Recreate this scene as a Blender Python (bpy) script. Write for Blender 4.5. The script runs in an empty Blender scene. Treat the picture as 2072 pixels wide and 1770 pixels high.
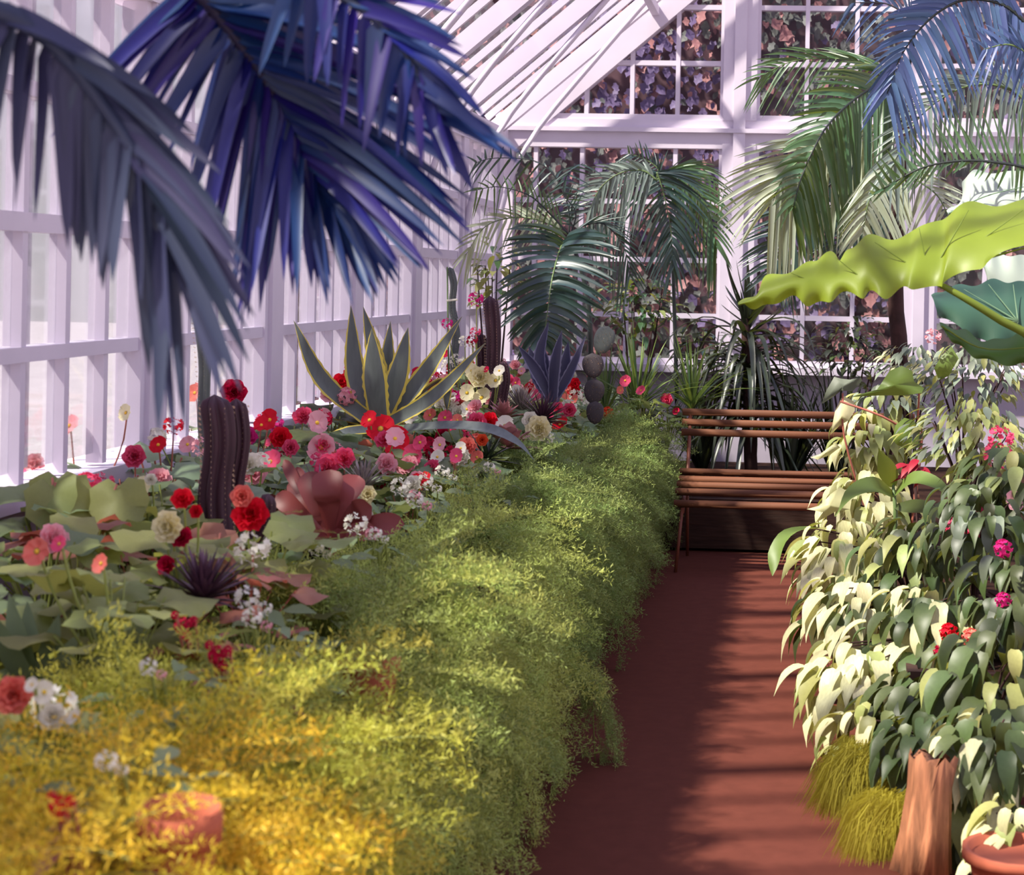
import bpy, math, random
from math import sin, cos, pi, radians as R, sqrt, exp
from mathutils import Vector as V, Matrix, Quaternion

random.seed(11)
S = bpy.context.scene
COL = S.collection

# ------------------------------------------------------------------ camera
FPX, CX, CY = 3400.0, 1407.0, 565.0          # focal length and principal point, 2072 x 1770 frame
CAM = V((0, 0, 1.75))
th, ro = R(3.5), R(1.08)
r0 = V((cos(th), sin(th), 0)); up0 = V((0, 0, 1)); FW = V((-sin(th), cos(th), 0))
RT = r0 * cos(ro) + up0 * sin(ro); UP = up0 * cos(ro) - r0 * sin(ro)
cd = bpy.data.cameras.new('camera'); cam = bpy.data.objects.new('camera', cd); COL.objects.link(cam)
m = Matrix.Identity(4)
for i in range(3):
    m[i][0], m[i][1], m[i][2], m[i][3] = RT[i], UP[i], -FW[i], CAM[i]
cam.matrix_world = m
cd.sensor_width = 36; cd.lens = 36 * FPX / 2072
cd.shift_x = (1036 - CX) / 2072; cd.shift_y = (CY - 885) / 2072
cd.clip_start = 0.05; cd.clip_end = 300
cd.dof.use_dof = True; cd.dof.focus_distance = 8.6; cd.dof.aperture_fstop = 5.2
S.camera = cam

def at(px, py, d):
    """world point seen at a pixel, on the plane y = d"""
    v = FW + RT * ((px - CX) / FPX) - UP * ((py - CY) / FPX)
    return CAM + v * (d / v.y)
def onz(px, py, z):
    v = FW + RT * ((px - CX) / FPX) - UP * ((py - CY) / FPX)
    return CAM + v * ((z - CAM.z) / v.z)

# ------------------------------------------------------------------ sky, sun, exposure
W = bpy.data.worlds.new('sky'); S.world = W; W.use_nodes = True
nt = W.node_tree; nt.nodes.clear()
tc = nt.nodes.new('ShaderNodeTexCoord'); sp = nt.nodes.new('ShaderNodeSeparateXYZ')
rmp = nt.nodes.new('ShaderNodeValToRGB'); bg = nt.nodes.new('ShaderNodeBackground'); wo = nt.nodes.new('ShaderNodeOutputWorld')
nt.links.new(tc.outputs['Generated'], sp.inputs[0]); nt.links.new(sp.outputs['Z'], rmp.inputs[0])
rmp.color_ramp.elements[0].position = 0.0; rmp.color_ramp.elements[0].color = (1.0, 0.90, 0.93, 1)
rmp.color_ramp.elements[1].position = 0.75; rmp.color_ramp.elements[1].color = (0.60, 0.60, 1.0, 1)
nt.links.new(rmp.outputs[0], bg.inputs[0]); nt.links.new(bg.outputs[0], wo.inputs[0])
bg.inputs[1].default_value = 1.0
sl = bpy.data.lights.new('sun', 'SUN'); sun = bpy.data.objects.new('sun', sl); COL.objects.link(sun)
sun.rotation_euler = V((0.56, 0.34, -0.80)).to_track_quat('-Z', 'Y').to_euler()
sl.energy = 9.0; sl.angle = R(2.0); sl.color = (1.0, 0.93, 0.78)
S.view_settings.view_transform = 'Standard'; S.view_settings.look = 'None'
S.view_settings.gamma = 1; S.view_settings.use_curve_mapping = False
S.view_settings.exposure = 0.22

# ------------------------------------------------------------------ materials
def C(r, g, b):
    f = lambda v: (v / 255 / 12.92) if v / 255 <= 0.04045 else ((v / 255 + 0.055) / 1.055) ** 2.4
    return (f(r), f(g), f(b), 1)
def mat(name, col, rough=0.6, trans=0.0, tcol=None, var=0.0, hue=0.0, noise=0.0, nscale=8.0, dark=None, spec=0.4, metal=0.0, bump=0.0, stretch=None, coord='Object'):
    M = bpy.data.materials.new(name); M.use_nodes = True
    n = M.node_tree; n.nodes.clear(); L = n.links.new
    out = n.nodes.new('ShaderNodeOutputMaterial'); p = n.nodes.new('ShaderNodeBsdfPrincipled')
    p.inputs['Roughness'].default_value = rough; p.inputs['Metallic'].default_value = metal
    p.inputs['Specular IOR Level'].default_value = spec
    rgb = n.nodes.new('ShaderNodeRGB'); rgb.outputs[0].default_value = col; src = rgb.outputs[0]
    fac = None
    if noise > 0 or dark or bump:
        co = n.nodes.new('ShaderNodeTexCoord'); mp = n.nodes.new('ShaderNodeMapping')
        if stretch: mp.inputs['Scale'].default_value = stretch
        L(co.outputs[coord], mp.inputs[0])
        no = n.nodes.new('ShaderNodeTexNoise'); no.inputs['Scale'].default_value = nscale; no.inputs['Detail'].default_value = 5
        L(mp.outputs[0], no.inputs['Vector']); fac = no.outputs['Fac']
        cr = n.nodes.new('ShaderNodeValToRGB')
        cr.color_ramp.elements[0].position = 0.5 - 0.22; cr.color_ramp.elements[1].position = 0.5 + 0.22
        d = dark or tuple(c * (1 - noise) for c in col[:3]) + (1,)
        cr.color_ramp.elements[0].color = d; cr.color_ramp.elements[1].color = col
        L(fac, cr.inputs[0]); src = cr.outputs[0]
        if bump:
            b = n.nodes.new('ShaderNodeBump'); b.inputs['Strength'].default_value = bump; b.inputs['Distance'].default_value = 0.01
            L(fac, b.inputs['Height']); L(b.outputs[0], p.inputs['Normal'])
    if var or hue:
        oi = n.nodes.new('ShaderNodeObjectInfo'); hs = n.nodes.new('ShaderNodeHueSaturation')
        mr = n.nodes.new('ShaderNodeMapRange'); mr.inputs['To Min'].default_value = 1 - var; mr.inputs['To Max'].default_value = 1 + var
        L(oi.outputs['Random'], mr.inputs[0]); L(mr.outputs[0], hs.inputs['Value'])
        if hue:
            m1 = n.nodes.new('ShaderNodeMath'); m1.operation = 'MULTIPLY'; m1.inputs[1].default_value = 7.31
            m2 = n.nodes.new('ShaderNodeMath'); m2.operation = 'FRACT'
            mh = n.nodes.new('ShaderNodeMapRange'); mh.inputs['To Min'].default_value = 0.5 - hue; mh.inputs['To Max'].default_value = 0.5 + hue
            L(oi.outputs['Random'], m1.inputs[0]); L(m1.outputs[0], m2.inputs[0]); L(m2.outputs[0], mh.inputs[0]); L(mh.outputs[0], hs.inputs['Hue'])
        L(src, hs.inputs['Color']); src = hs.outputs[0]
    L(src, p.inputs['Base Color'])
    if trans > 0:
        t = n.nodes.new('ShaderNodeBsdfTranslucent'); mx = n.nodes.new('ShaderNodeMixShader'); mx.inputs[0].default_value = trans
        if tcol: t.inputs[0].default_value = tcol
        else: L(src, t.inputs[0])
        L(p.outputs[0], mx.inputs[1]); L(t.outputs[0], mx.inputs[2]); L(mx.outputs[0], out.inputs[0])
    else: L(p.outputs[0], out.inputs[0])
    return M
def glassmat():
    M = bpy.data.materials.new('thin_glass'); M.use_nodes = True; n = M.node_tree; n.nodes.clear(); L = n.links.new
    out = n.nodes.new('ShaderNodeOutputMaterial'); t = n.nodes.new('ShaderNodeBsdfTransparent'); g = n.nodes.new('ShaderNodeBsdfGlossy')
    g.inputs['Roughness'].default_value = 0.05; t.inputs[0].default_value = (0.94, 0.95, 0.97, 1)
    f = n.nodes.new('ShaderNodeFresnel'); f.inputs[0].default_value = 1.45; mu = n.nodes.new('ShaderNodeMath'); mu.operation = 'MULTIPLY'; mu.inputs[1].default_value = 0.6
    mx = n.nodes.new('ShaderNodeMixShader')
    L(f.outputs[0], mu.inputs[0]); L(mu.outputs[0], mx.inputs[0]); L(t.outputs[0], mx.inputs[1]); L(g.outputs[0], mx.inputs[2]); L(mx.outputs[0], out.inputs[0])
    return M
M = {}
M['glass'] = glassmat()
M['paint'] = mat('white_paint', C(206, 196, 212), 0.5, noise=0.10, nscale=3, bump=0.1)
M['wallwhite'] = mat('limewashed_wall', C(180, 170, 186), 0.8, noise=0.2, nscale=4, bump=0.2)
M['floor'] = mat('packed_red_earth', C(98, 52, 42), 0.9, noise=0.16, nscale=14, bump=0.25, spec=0.1)
M['soil'] = mat('dark_soil', C(54, 34, 26), 0.95, noise=0.5, nscale=20, bump=0.8, spec=0.1)
M['timber'] = mat('old_dark_timber', C(70, 44, 34), 0.85, noise=0.5, nscale=6, bump=0.4, stretch=(1, 8, 8), var=.15)
M['bamboo'] = mat('bench_wood', C(112, 66, 42), 0.75, noise=0.25, nscale=3, stretch=(1, 10, 10), var=.1)
M['iron'] = mat('painted_iron', C(120, 66, 48), 0.5)
M['terra'] = mat('terracotta', C(176, 92, 66), 0.85, noise=0.25, nscale=8, bump=0.2)
M['ground'] = mat('pale_gravel', C(214, 204, 206), 0.95, noise=0.2, nscale=2)
M['brick'] = mat('outer_wall', C(92, 66, 74), 0.95, noise=0.4, nscale=5)
M['creepA'] = mat('creeper_leaf_green', C(84, 86, 84), 0.6, 0.2, var=.3, hue=.03)
M['creepB'] = mat('creeper_leaf_rust', C(142, 98, 98), 0.6, 0.2, var=.3, hue=.03)
M['creepC'] = mat('creeper_leaf_mauve', C(92, 76, 112), 0.6, 0.2, var=.3, hue=.04)
M['bluepalm'] = mat('blue_green_palm', C(14, 28, 92), 0.42, 0.10, tcol=C(26, 50, 150), var=.35, hue=.03, spec=.5)
M['slatepalm'] = mat('slate_palm', C(44, 48, 76), 0.5, 0.12, tcol=C(76, 76, 100), var=.25, hue=.03)
M['palm'] = mat('palm_green', C(66, 100, 70), 0.38, 0.25, tcol=C(150, 165, 60), var=.3, hue=.02, spec=.6)
M['palmdark'] = mat('palm_dark', C(44, 66, 68), 0.38, 0.2, tcol=C(110, 130, 60), var=.3, hue=.02, spec=.6)
M['palmpale'] = mat('palm_pale', C(168, 178, 160), 0.45, 0.3, tcol=C(190, 190, 100), var=.2, hue=.02)
M['palmgrey'] = mat('palm_grey_green', C(112, 126, 122), 0.42, 0.2, tcol=C(140, 150, 100), var=.3, hue=.02)
M['palmblue'] = mat('palm_blue_grey', C(78, 98, 140), 0.4, 0.2, tcol=C(110, 130, 150), var=.25, hue=.02)
M['stalk'] = mat('stalk_green', C(96, 116, 70), 0.5)
M['stalkdark'] = mat('stalk_dark', C(40, 46, 44), 0.5)
M['trunk'] = mat('dark_bark', C(64, 38, 36), 0.9, noise=0.6, nscale=14, bump=0.8)
M['barklight'] = mat('peeling_bark', C(196, 130, 92), 0.85, noise=0.75, nscale=9, bump=0.6, stretch=(4, 4, .6))
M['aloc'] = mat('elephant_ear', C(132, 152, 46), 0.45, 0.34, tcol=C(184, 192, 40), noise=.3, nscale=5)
M['alocdark'] = mat('elephant_ear_underside', C(58, 92, 78), 0.5, 0.12, noise=.2, nscale=6)  # dark teal of the leaf underside, its own colour
M['alocgreen'] = mat('elephant_ear_green', C(74, 108, 44), 0.5, 0.2, noise=.2, nscale=6)
M['alocpale'] = mat('elephant_ear_pale', C(190, 204, 190), 0.45, 0.3)
M['vein'] = mat('leaf_vein', C(120, 138, 50), 0.5, 0.3)
M['veindark'] = mat('leaf_vein_dull', C(104, 132, 104), 0.5)
M['agave'] = mat('agave_grey_green', C(108, 116, 112), 0.5, noise=.3, nscale=12, stretch=(3, 3, .5))
M['agavedk'] = mat('agave_margin_yellow', C(216, 196, 84), 0.5)
M['agblue'] = mat('agave_blue', C(66, 64, 92), 0.5, noise=.2, nscale=9)
M['agedge'] = mat('agave_pale_edge', C(116, 114, 140), 0.5)
M['cactus'] = mat('cactus_purple_green', C(66, 34, 46), 0.6, noise=.25, nscale=18)
M['cactusg'] = mat('cactus_grey_green', C(92, 98, 96), 0.6, noise=.25, nscale=18)
M['opuntia'] = mat('prickly_pear', C(66, 58, 62), 0.6, noise=.2, nscale=20)
M['areole'] = mat('cactus_spines', C(206, 170, 140), 0.7)
M['purple'] = mat('purple_succulent', C(140, 66, 62), 0.42, 0.12, tcol=C(220, 90, 30), var=.15, noise=.15, nscale=6)
M['spiky'] = mat('dark_spiky', C(86, 56, 72), 0.4, var=.3)
M['spikygrey'] = mat('grey_spiky', C(150, 136, 132), 0.5, var=.25)
M['echev'] = mat('echeveria_mauve', C(168, 112, 112), 0.5, 0.1, var=.15)
M['bromel'] = mat('bromeliad_green', C(108, 128, 66), 0.5, 0.25, var=.3)
M['strap'] = mat('strap_dark', C(40, 48, 36), 0.36, 0.10, tcol=C(110, 120, 50), var=.45, spec=.6)
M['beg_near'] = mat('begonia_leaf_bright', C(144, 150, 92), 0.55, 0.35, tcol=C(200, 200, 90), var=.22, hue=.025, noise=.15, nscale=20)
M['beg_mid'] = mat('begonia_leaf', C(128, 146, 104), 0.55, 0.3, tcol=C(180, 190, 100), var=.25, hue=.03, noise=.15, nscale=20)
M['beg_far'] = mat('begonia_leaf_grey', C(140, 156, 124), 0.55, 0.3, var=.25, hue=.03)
M['beg_red'] = mat('begonia_leaf_bronze', C(158, 108, 90), 0.5, 0.35, tcol=C(220, 120, 90), var=.2, hue=.02)
M['stemred'] = mat('red_stem', C(170, 100, 84), 0.5)
M['stemgreen'] = mat('green_stem', C(140, 150, 76), 0.5)
for k, c in dict(red=(226, 24, 48), crimson=(196, 18, 66), pink=(240, 90, 130), hotpink=(226, 50, 140), palepink=(244, 178, 186), white=(246, 242, 226), cream=(248, 240, 196), orange=(240, 96, 56), salmon=(240, 130, 116)).items():
    M['f_' + k] = mat('petal_' + k, C(*c), 0.55, 0.35, var=.08, spec=.2)
M['yellow'] = mat('stamens', C(240, 196, 60), 0.6)
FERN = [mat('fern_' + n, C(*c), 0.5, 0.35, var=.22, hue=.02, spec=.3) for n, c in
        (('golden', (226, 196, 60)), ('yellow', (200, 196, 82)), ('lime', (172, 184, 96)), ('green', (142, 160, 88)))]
M['fernstem'] = mat('fern_stem', C(120, 128, 60), 0.6)
M['pale'] = mat('cream_leaf', C(216, 212, 166), 0.48, 0.25, tcol=C(226, 222, 120), var=.22, hue=.02, noise=.3, nscale=7, stretch=(4, 1, 1))
M['pale2'] = mat('cream_green_leaf', C(150, 156, 96), 0.48, 0.25, tcol=C(196, 194, 80), var=.4, hue=.03, noise=.2, nscale=10)
M['midleaf'] = mat('mid_green_leaf', C(72, 86, 50), 0.45, 0.18, tcol=C(140, 140, 50), var=.5, hue=.03, noise=.25, nscale=9)
M['greyleaf'] = mat('grey_green_leaf', C(120, 130, 112), 0.45, 0.2, var=.5, hue=.03)
M['canna'] = mat('canna_leaf', C(104, 128, 60), 0.45, 0.3, tcol=C(170, 170, 60))
M['moss'] = mat('golden_moss', C(188, 176, 66), 0.6, 0.35, var=.2)
M['redleaf'] = mat('crimson_leaf', C(150, 24, 44), 0.5, 0.3, var=.3)

# ------------------------------------------------------------------ mesh helpers
def mesh(name, v, f, mats, smooth=True, idx=None):
    me = bpy.data.meshes.new(name); me.from_pydata([tuple(x) for x in v], [], f)
    for q in (mats if isinstance(mats, (list, tuple)) else [mats]): me.materials.append(q)
    if smooth: me.polygons.foreach_set('use_smooth', [True] * len(f))
    if idx: me.polygons.foreach_set('material_index', idx)
    me.update(); return me
def ob(name, me, parent=None, mtx=None, label=None):
    o = bpy.data.objects.new(name, me); COL.objects.link(o)
    if parent is not None: o.parent = parent
    if mtx is not None: o.matrix_local = mtx
    if label: o['label'] = label
    return o
def tag(o, label=None, cat=None, group=None, kind=None):
    if label: o['label'] = label
    if cat: o['category'] = cat
    if group: o['group'] = group
    if kind: o['kind'] = kind
    return o
def thing(name, loc, label, cat, group=None, rz=0, sc=1, kind=None):
    o = bpy.data.objects.new(name, None); COL.objects.link(o); o.location = loc; o.rotation_euler = (0, 0, rz); o.scale = (sc,) * 3
    o.empty_display_size = .1
    return tag(o, label, cat, group, kind)
def struct(name, loc=(0, 0, 0)):
    o = bpy.data.objects.new(name, None); COL.objects.link(o); o.location = loc; o['kind'] = 'structure'; return o
class MB:
    def __init__(s): s.v = []; s.f = []; s.i = []
    def add(s, v, f, mi=0):
        n = len(s.v); s.v += [V(x) for x in v]; s.f += [tuple(a + n for a in q) for q in f]; s.i += [mi] * len(f)
    def box(s, a, b, mi=0):
        x0, y0, z0 = a; x1, y1, z1 = b
        s.add([(x0, y0, z0), (x1, y0, z0), (x1, y1, z0), (x0, y1, z0), (x0, y0, z1), (x1, y0, z1), (x1, y1, z1), (x0, y1, z1)],
              [(0, 3, 2, 1), (4, 5, 6, 7), (0, 1, 5, 4), (1, 2, 6, 5), (2, 3, 7, 6), (3, 0, 4, 7)], mi)
    def beam(s, a, b, w, h, up=V((0, 0, 1)), mi=0):
        a = V(a); b = V(b); d = (b - a).normalized(); x = d.cross(up).normalized(); z = x.cross(d)
        v = []
        for p in (a, b):
            for i, j in ((-1, -1), (1, -1), (1, 1), (-1, 1)): v.append(p + x * i * w / 2 + z * j * h / 2)
        s.add(v, [(0, 1, 2, 3), (7, 6, 5, 4), (0, 4, 5, 1), (1, 5, 6, 2), (2, 6, 7, 3), (3, 7, 4, 0)], mi)
    def tube(s, pts, rad, n=6, mi=0, cap=True):
        pts = [V(p) for p in pts]; rr = rad if isinstance(rad, (list, tuple)) else [rad] * len(pts); v = []; f = []
        for i, p in enumerate(pts):
            d = (pts[min(i + 1, len(pts) - 1)] - pts[max(i - 1, 0)]).normalized()
            a = d.cross(V((0.31, 0.21, 0.93)) if abs(d.z) < .9 else V((1, 0, 0))).normalized(); b = d.cross(a)
            for k in range(n): v.append(p + (a * cos(2 * pi * k / n) + b * sin(2 * pi * k / n)) * rr[i])
        for i in range(len(pts) - 1):
            for k in range(n): f.append((i * n + k, i * n + (k + 1) % n, (i + 1) * n + (k + 1) % n, (i + 1) * n + k))
        if cap: f.append(tuple(range(n - 1, -1, -1))); f.append(tuple(range((len(pts) - 1) * n, len(pts) * n)))
        s.add(v, f, mi)
    def mesh(s, name, mats, smooth=True): return mesh(name, s.v, s.f, mats, smooth, s.i)
def boxobj(name, a, b, mt, parent=None):
    c = (V(a) + V(b)) / 2; mb = MB(); mb.box(V(a) - c, V(b) - c)
    po = c - (parent.location if parent else V((0, 0, 0)))
    return ob(name, mb.mesh(name, mt, False), parent, Matrix.Translation(po))
def ori(p, d, up=V((0, 0, 1)), s=1.0):
    """matrix: local +Y along d, local +Z as near up as possible"""
    y = V(d).normalized(); x = y.cross(V(up))
    if x.length < 1e-4: x = y.cross(V((1, 0, .1)))
    x.normalize(); z = x.cross(y); sx = s if isinstance(s, (tuple, list)) else (s, s, s)
    mm = Matrix.Identity(4)
    for i in range(3): mm[i][0], mm[i][1], mm[i][2], mm[i][3] = x[i] * sx[0], y[i] * sx[1], z[i] * sx[2], p[i]
    return mm
def bez(pts, n):
    """Catmull-Rom through pts, n samples"""
    P = [V(p) for p in pts]; P = [P[0] * 2 - P[1]] + P + [P[-1] * 2 - P[-2]]; k = len(P) - 3; out = []
    for i in range(n):
        t = i / (n - 1) * k; j = min(int(t), k - 1); u = t - j; a, b, c, d = P[j:j + 4]
        out.append(0.5 * ((2 * b) + (c - a) * u + (2 * a - 5 * b + 4 * c - d) * u * u + (3 * b - a - 3 * c + d) * u ** 3))
    return out
def ribbon(pts, wf, side=None, fold=0.0, mats=None, name='leaf', margin=0, teeth=0, thick=0.0, nrm=None):
    """blade through pts; wf(t) half width; side: wanted side vector; fold: V depth as share of half width"""
    v = []; f = []; idx = []; n = len(pts)
    cols = [-1, -.78, 0, .78, 1] if margin else [-1, 0, 1]
    for i, p in enumerate(pts):
        d = (pts[min(i + 1, n - 1)] - pts[max(i - 1, 0)]).normalized()
        if side is not None: s = (side - d * side.dot(d))
        else: s = d.cross(V((0, 0, 1)))
        if s.length < 1e-3: s = d.cross(V((1, 0, 0)))
        s.normalize(); nn = s.cross(d)
        if nn.z < 0 and nrm is None: nn = -nn
        if nrm is not None and nn.dot(nrm) < 0: nn = -nn
        w = wf(i / (n - 1))
        for c in cols:
            tw = w * (1 + (teeth * (0.5 if i % 2 else -0.5) if abs(c) == 1 else 0))
            v.append(p + s * c * tw + nn * abs(c) * fold * w)
    k = len(cols)
    for i in range(n - 1):
        for j in range(k - 1):
            f.append((i * k + j, i * k + j + 1, (i + 1) * k + j + 1, (i + 1) * k + j)); idx.append(1 if margin and j in (0, k - 2) else 0)
    if thick:
        nv = len(v)
        for i in range(n):
            d = (pts[min(i + 1, n - 1)] - pts[max(i - 1, 0)]).normalized()
            s = (v[i * k + k - 1] - v[i * k]); s = s.normalized() if s.length > 1e-6 else V((1, 0, 0)); nn = s.cross(d)
            if nn.z < 0: nn = -nn
            t = i / (n - 1)
            for j in range(k): v.append(v[i * k + j] - nn * thick * (1 - t) * (1 - abs(cols[j]) ** 2) - nn * 0.0005)
        f2 = [tuple(a + nv for a in reversed(q)) for q in f]; idx += idx; f = f + f2
    return mesh(name, v, f, mats, True, idx)
W_leaf = lambda w: (lambda t: w * max(0.04, sin(pi * min(1, t * .93 + .07)) ** .7 * (1 - t ** 4)))
W_blade = lambda w: (lambda t: w * max(.02, (min(1, .35 + t * 4)) * (1 - t) ** .55))

# ================================================================== STRUCTURE
XL, YB = -2.44, 13.6        # left glass wall, back wall
fl = ob('floor', mesh('floor', [(-2.5, -1, 0), (5, -1, 0), (5, YB, 0), (-2.5, YB, 0)], [(0, 1, 2, 3)], M['floor'], False)); tag(fl, kind='structure')
g = ob('ground_outside', mesh('ground_outside', [(-40, -30, -.25), (40, -30, -.25), (40, 60, -.25), (-40, 60, -.25)], [(0, 1, 2, 3)], M['ground'], False)); tag(g, kind='structure')

muntin_cache = {}
def cbox(name, c, size, mt, parent):
    key = (name, tuple(round(q, 3) for q in size), mt.name)
    if key not in muntin_cache:
        mb = MB(); h = V(size) / 2; mb.box(-h, h); muntin_cache[key] = mb.mesh(name, mt, False)
    return ob(name, muntin_cache[key], parent, Matrix.Translation(V(c) - parent.location))
# ---- left wall: solid base, posts, bays of 4 x 4 panes
LZ = [1.08, 1.475, 1.89, 2.31, 2.72]
wl = struct('wall_left', (XL, 0, 0))
boxobj('base_wall', (XL - .12, -1, -.2), (XL, YB, 1.0), M['wallwhite'], wl)
cbox('sill', (XL - .03, 6.3, 1.03), (.22, 14.6, .06), M['paint'], wl)
cbox('eaves_plate', (XL - .02, 6.3, 2.83), (.18, 14.6, .20), M['paint'], wl)
ys = [6.14 + 1.43 * k for k in range(-4, 6)]
for k, y in enumerate(ys):
    cbox('post', (XL, y, 1.9), (.13, .17, 1.75), M['paint'], wl)
wn = 1
for k in range(len(ys) - 1):
    ya, yb = ys[k] + .085, ys[k + 1] - .085
    if k == len(ys) - 2: pass
    w = struct('window_%d' % wn, (XL, ya, LZ[0])); wn += 1
    n = 4; dy = (yb - ya) / n
    cbox('side_frame', (XL, ya + .02, 1.9), (.09, .04, 1.66), M['paint'], w); cbox('side_frame', (XL, yb - .02, 1.9), (.09, .04, 1.66), M['paint'], w)
    for j in range(1, n): cbox('upright_bar', (XL, ya + dy * j, 1.9), (.06, .034, 1.66), M['paint'], w)
    for z in LZ[1:-1]: cbox('cross_bar', (XL, (ya + yb) / 2, z), (.07, yb - ya, .048 if z != LZ[2] else .06), M['paint'], w)
    for j in range(n):
        for z0, z1 in zip(LZ, LZ[1:]):
            cbox('pane', (XL - .005, ya + dy * (j + .5), (z0 + z1) / 2), (.003, dy - .034, z1 - z0 - .05), M['glass'], w)
    # outer shading lath frame seen through the panes
    for j in range(0, n + 1):
        cbox('outer_lath', (XL - .17, ya + dy * (j + .38), 1.9), (.02, .03, 1.66), M['paint'], w)
# ---- back wall, measured at s = 250 px per metre
bx = lambda px, py=400: at(px, py, YB).x
bz = lambda py, px=1300: at(px, py, YB).z
wb = struct('wall_back', (0, YB, 0))
boxobj('base_wall', (XL, YB, -.2), (5, YB + .12, 1.0), M['wallwhite'], wb)
cbox('sill', (1.2, YB - .02, 1.03), (7.3, .22, .06), M['paint'], wb)
zt0, zt1 = bz(300), bz(243)
cbox('transom', (1.2, YB, (zt0 + zt1) / 2), (7.3, .12, zt1 - zt0), M['paint'], wb)
cbox('transom_moulding', (1.2, YB - .05, (zt0 + zt1) / 2 + .03), (7.3, .1, .035), M['paint'], wb)
cols = [(XL, bx(1040)), (bx(1460), bx(1528)), (bx(1829), bx(1893)), (bx(1893) + 3 * .4, bx(1893) + 3 * .4 + .26), (4.2, 4.45)]
SL = math.tan(R(40.6)); EZ = 2.94
roofz = lambda x: EZ + (x - XL) * SL
for a, b in cols[:4]:
    cbox('post', ((a + b) / 2, YB, 1.95), (b - a, .13, 1.8), M['paint'], wb)
for a, b in cols[1:4]:
    zc = min(roofz(a), 6.2); cbox('post', ((a + b) / 2, YB, (zt1 + zc) / 2), (b - a, .13, zc - zt1), M['paint'], wb)
    cbox('cover_strip', ((a + b) / 2, YB - .075, 3), ((b - a) * .35, .03, 4.0 if b > bx(1600) else 3.6), M['paint'], wb)
rowsL = [1.06] + [bz(y) for y in (637, 525, 408)] + [zt0]
rowsU = [zt1] + [bz(128), bz(15)] + [bz(15) + .44 * q for q in (1, 2, 3, 4)]
def bwin(xa, xb, n, rows, slope=False):
    global wn
    w = struct('window_%d' % wn, (xa, YB, rows[0])); wn += 1
    dx = (xb - xa) / n
    for j in range(n + 1):
        x = xa + dx * j; zt = min(rows[-1], roofz(x) - .2) if slope else rows[-1]
        if zt - rows[0] < .05: continue
        wd = .05 if j in (0, n) else .034
        cbox('side_frame' if j in (0, n) else 'upright_bar', (x, YB, (rows[0] + zt) / 2), (wd, .08, zt - rows[0]), M['paint'], w)
    cbox('bottom_rail', ((xa + xb) / 2, YB, rows[0] + .02), (xb - xa, .09, .05), M['paint'], w)
    for z in rows[1:-1]:
        x0 = xa if not slope else max(xa, XL + (z - EZ) / SL + .2)
        if x0 < xb - .05: cbox('cross_bar', ((x0 + xb) / 2, YB, z), (xb - x0, .07, .04), M['paint'], w)
    for j in range(n):
        for z0, z1 in zip(rows, rows[1:]):
            x0, x1 = xa + dx * j + .02, xa + dx * (j + 1) - .02
            if not slope: cbox('pane', ((x0 + x1) / 2, YB, (z0 + z1) / 2), (x1 - x0, .003, z1 - z0 - .03), M['glass'], w)
            else:
                za, zb = min(z1, roofz(x0) - .1), min(z1, roofz(x1) - .1)
                if zb - z0 < .03: continue
                za = max(za, z0)
                ob('pane', mesh('pane', [V((x0, YB, z0)) - w.location, V((x1, YB, z0)) - w.location, V((x1, YB, zb)) - w.location, V((x0, YB, za)) - w.location], [(0, 1, 2, 3)], M['glass'], False), w)
bwin(bx(1040) - .2, bx(1460), 5, rowsL)
bwin(bx(1528), bx(1829), 3, rowsL)
bwin(bx(1893), bx(1893) + 1.2, 3, rowsL)
bwin(bx(1002), bx(1460), 5, rowsU[:5], True)
bwin(bx(1528), bx(1829), 3, rowsU)
bwin(bx(1893), bx(1893) + 1.2, 3, rowsU)
# gable verge board along the slope, with panel between it and the wall head
mb = MB()
L0 = YB - .0
def verge(off, w, y0, y1):
    a = V((XL, 0, EZ - off)); b = V((1.6, 0, EZ - off + 4.04 * SL)); nn = V((-sin(R(40.6)), 0, cos(R(40.6))))
    v = [V((p.x, y, p.z)) + nn * q for y in (y0, y1) for p, q in ((a, 0), (b, 0), (b, w), (a, w))]
    return v
v = verge(.27, .26, YB - .07, YB + .07)
ob('gable_board', mesh('gable_board', [q - V((0, YB, 0)) for q in v], [(0, 1, 2, 3), (7, 6, 5, 4), (0, 4, 5, 1), (1, 5, 6, 2), (2, 6, 7, 3), (3, 7, 4, 0)], M['paint'], False), wb)
# ---- roof: rafters, glazing bars, purlins, panes
ce = struct('ceiling', (XL, 0, EZ))
RX = 1.6
def roofline(y, off=0): return V((0, y, 0 + off)), V((RX - XL, y, (RX - XL) * SL + off))
rmesh = {}
def rafter(name, y, w, h, off):
    key = (name,)
    if key not in rmesh:
        q = MB(); a, b = roofline(0, 0); q.beam(a, b, w, h); rmesh[key] = q.mesh(name, M['paint'], False)
    ob(name, rmesh[key], ce, Matrix.Translation((0, y, off)))
for k, y in enumerate(ys):
    rafter('rafter', y, .085, .12, -.02)
    if y < YB - .5:
        for j in (1, 2, 3): rafter('glazing_bar', y + 1.43 / 4 * j, .035, .05, .03)
pm = mesh('roof_pane', [(0, 0, .06), (0, .34, .06), (.52, .34, .06 + .52 * SL), (.52, 0, .06 + .52 * SL)], [(0, 1, 2, 3)], M['glass'], False)
for k in range(7):
    for j in range(int((YB - 1.0) / .3575)):
        y = ys[0] + j * .3575 + .01
        if y > YB - .4: break
        ob('roof_pane', pm, ce, Matrix.Translation((k * .57, y, k * .57 * SL)))
for x in (1.25, 2.7):
    cbox('purlin', (XL + x, 6.3, EZ + x * SL - .1), (.06, 14.6, .07), M['paint'], ce)
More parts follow.
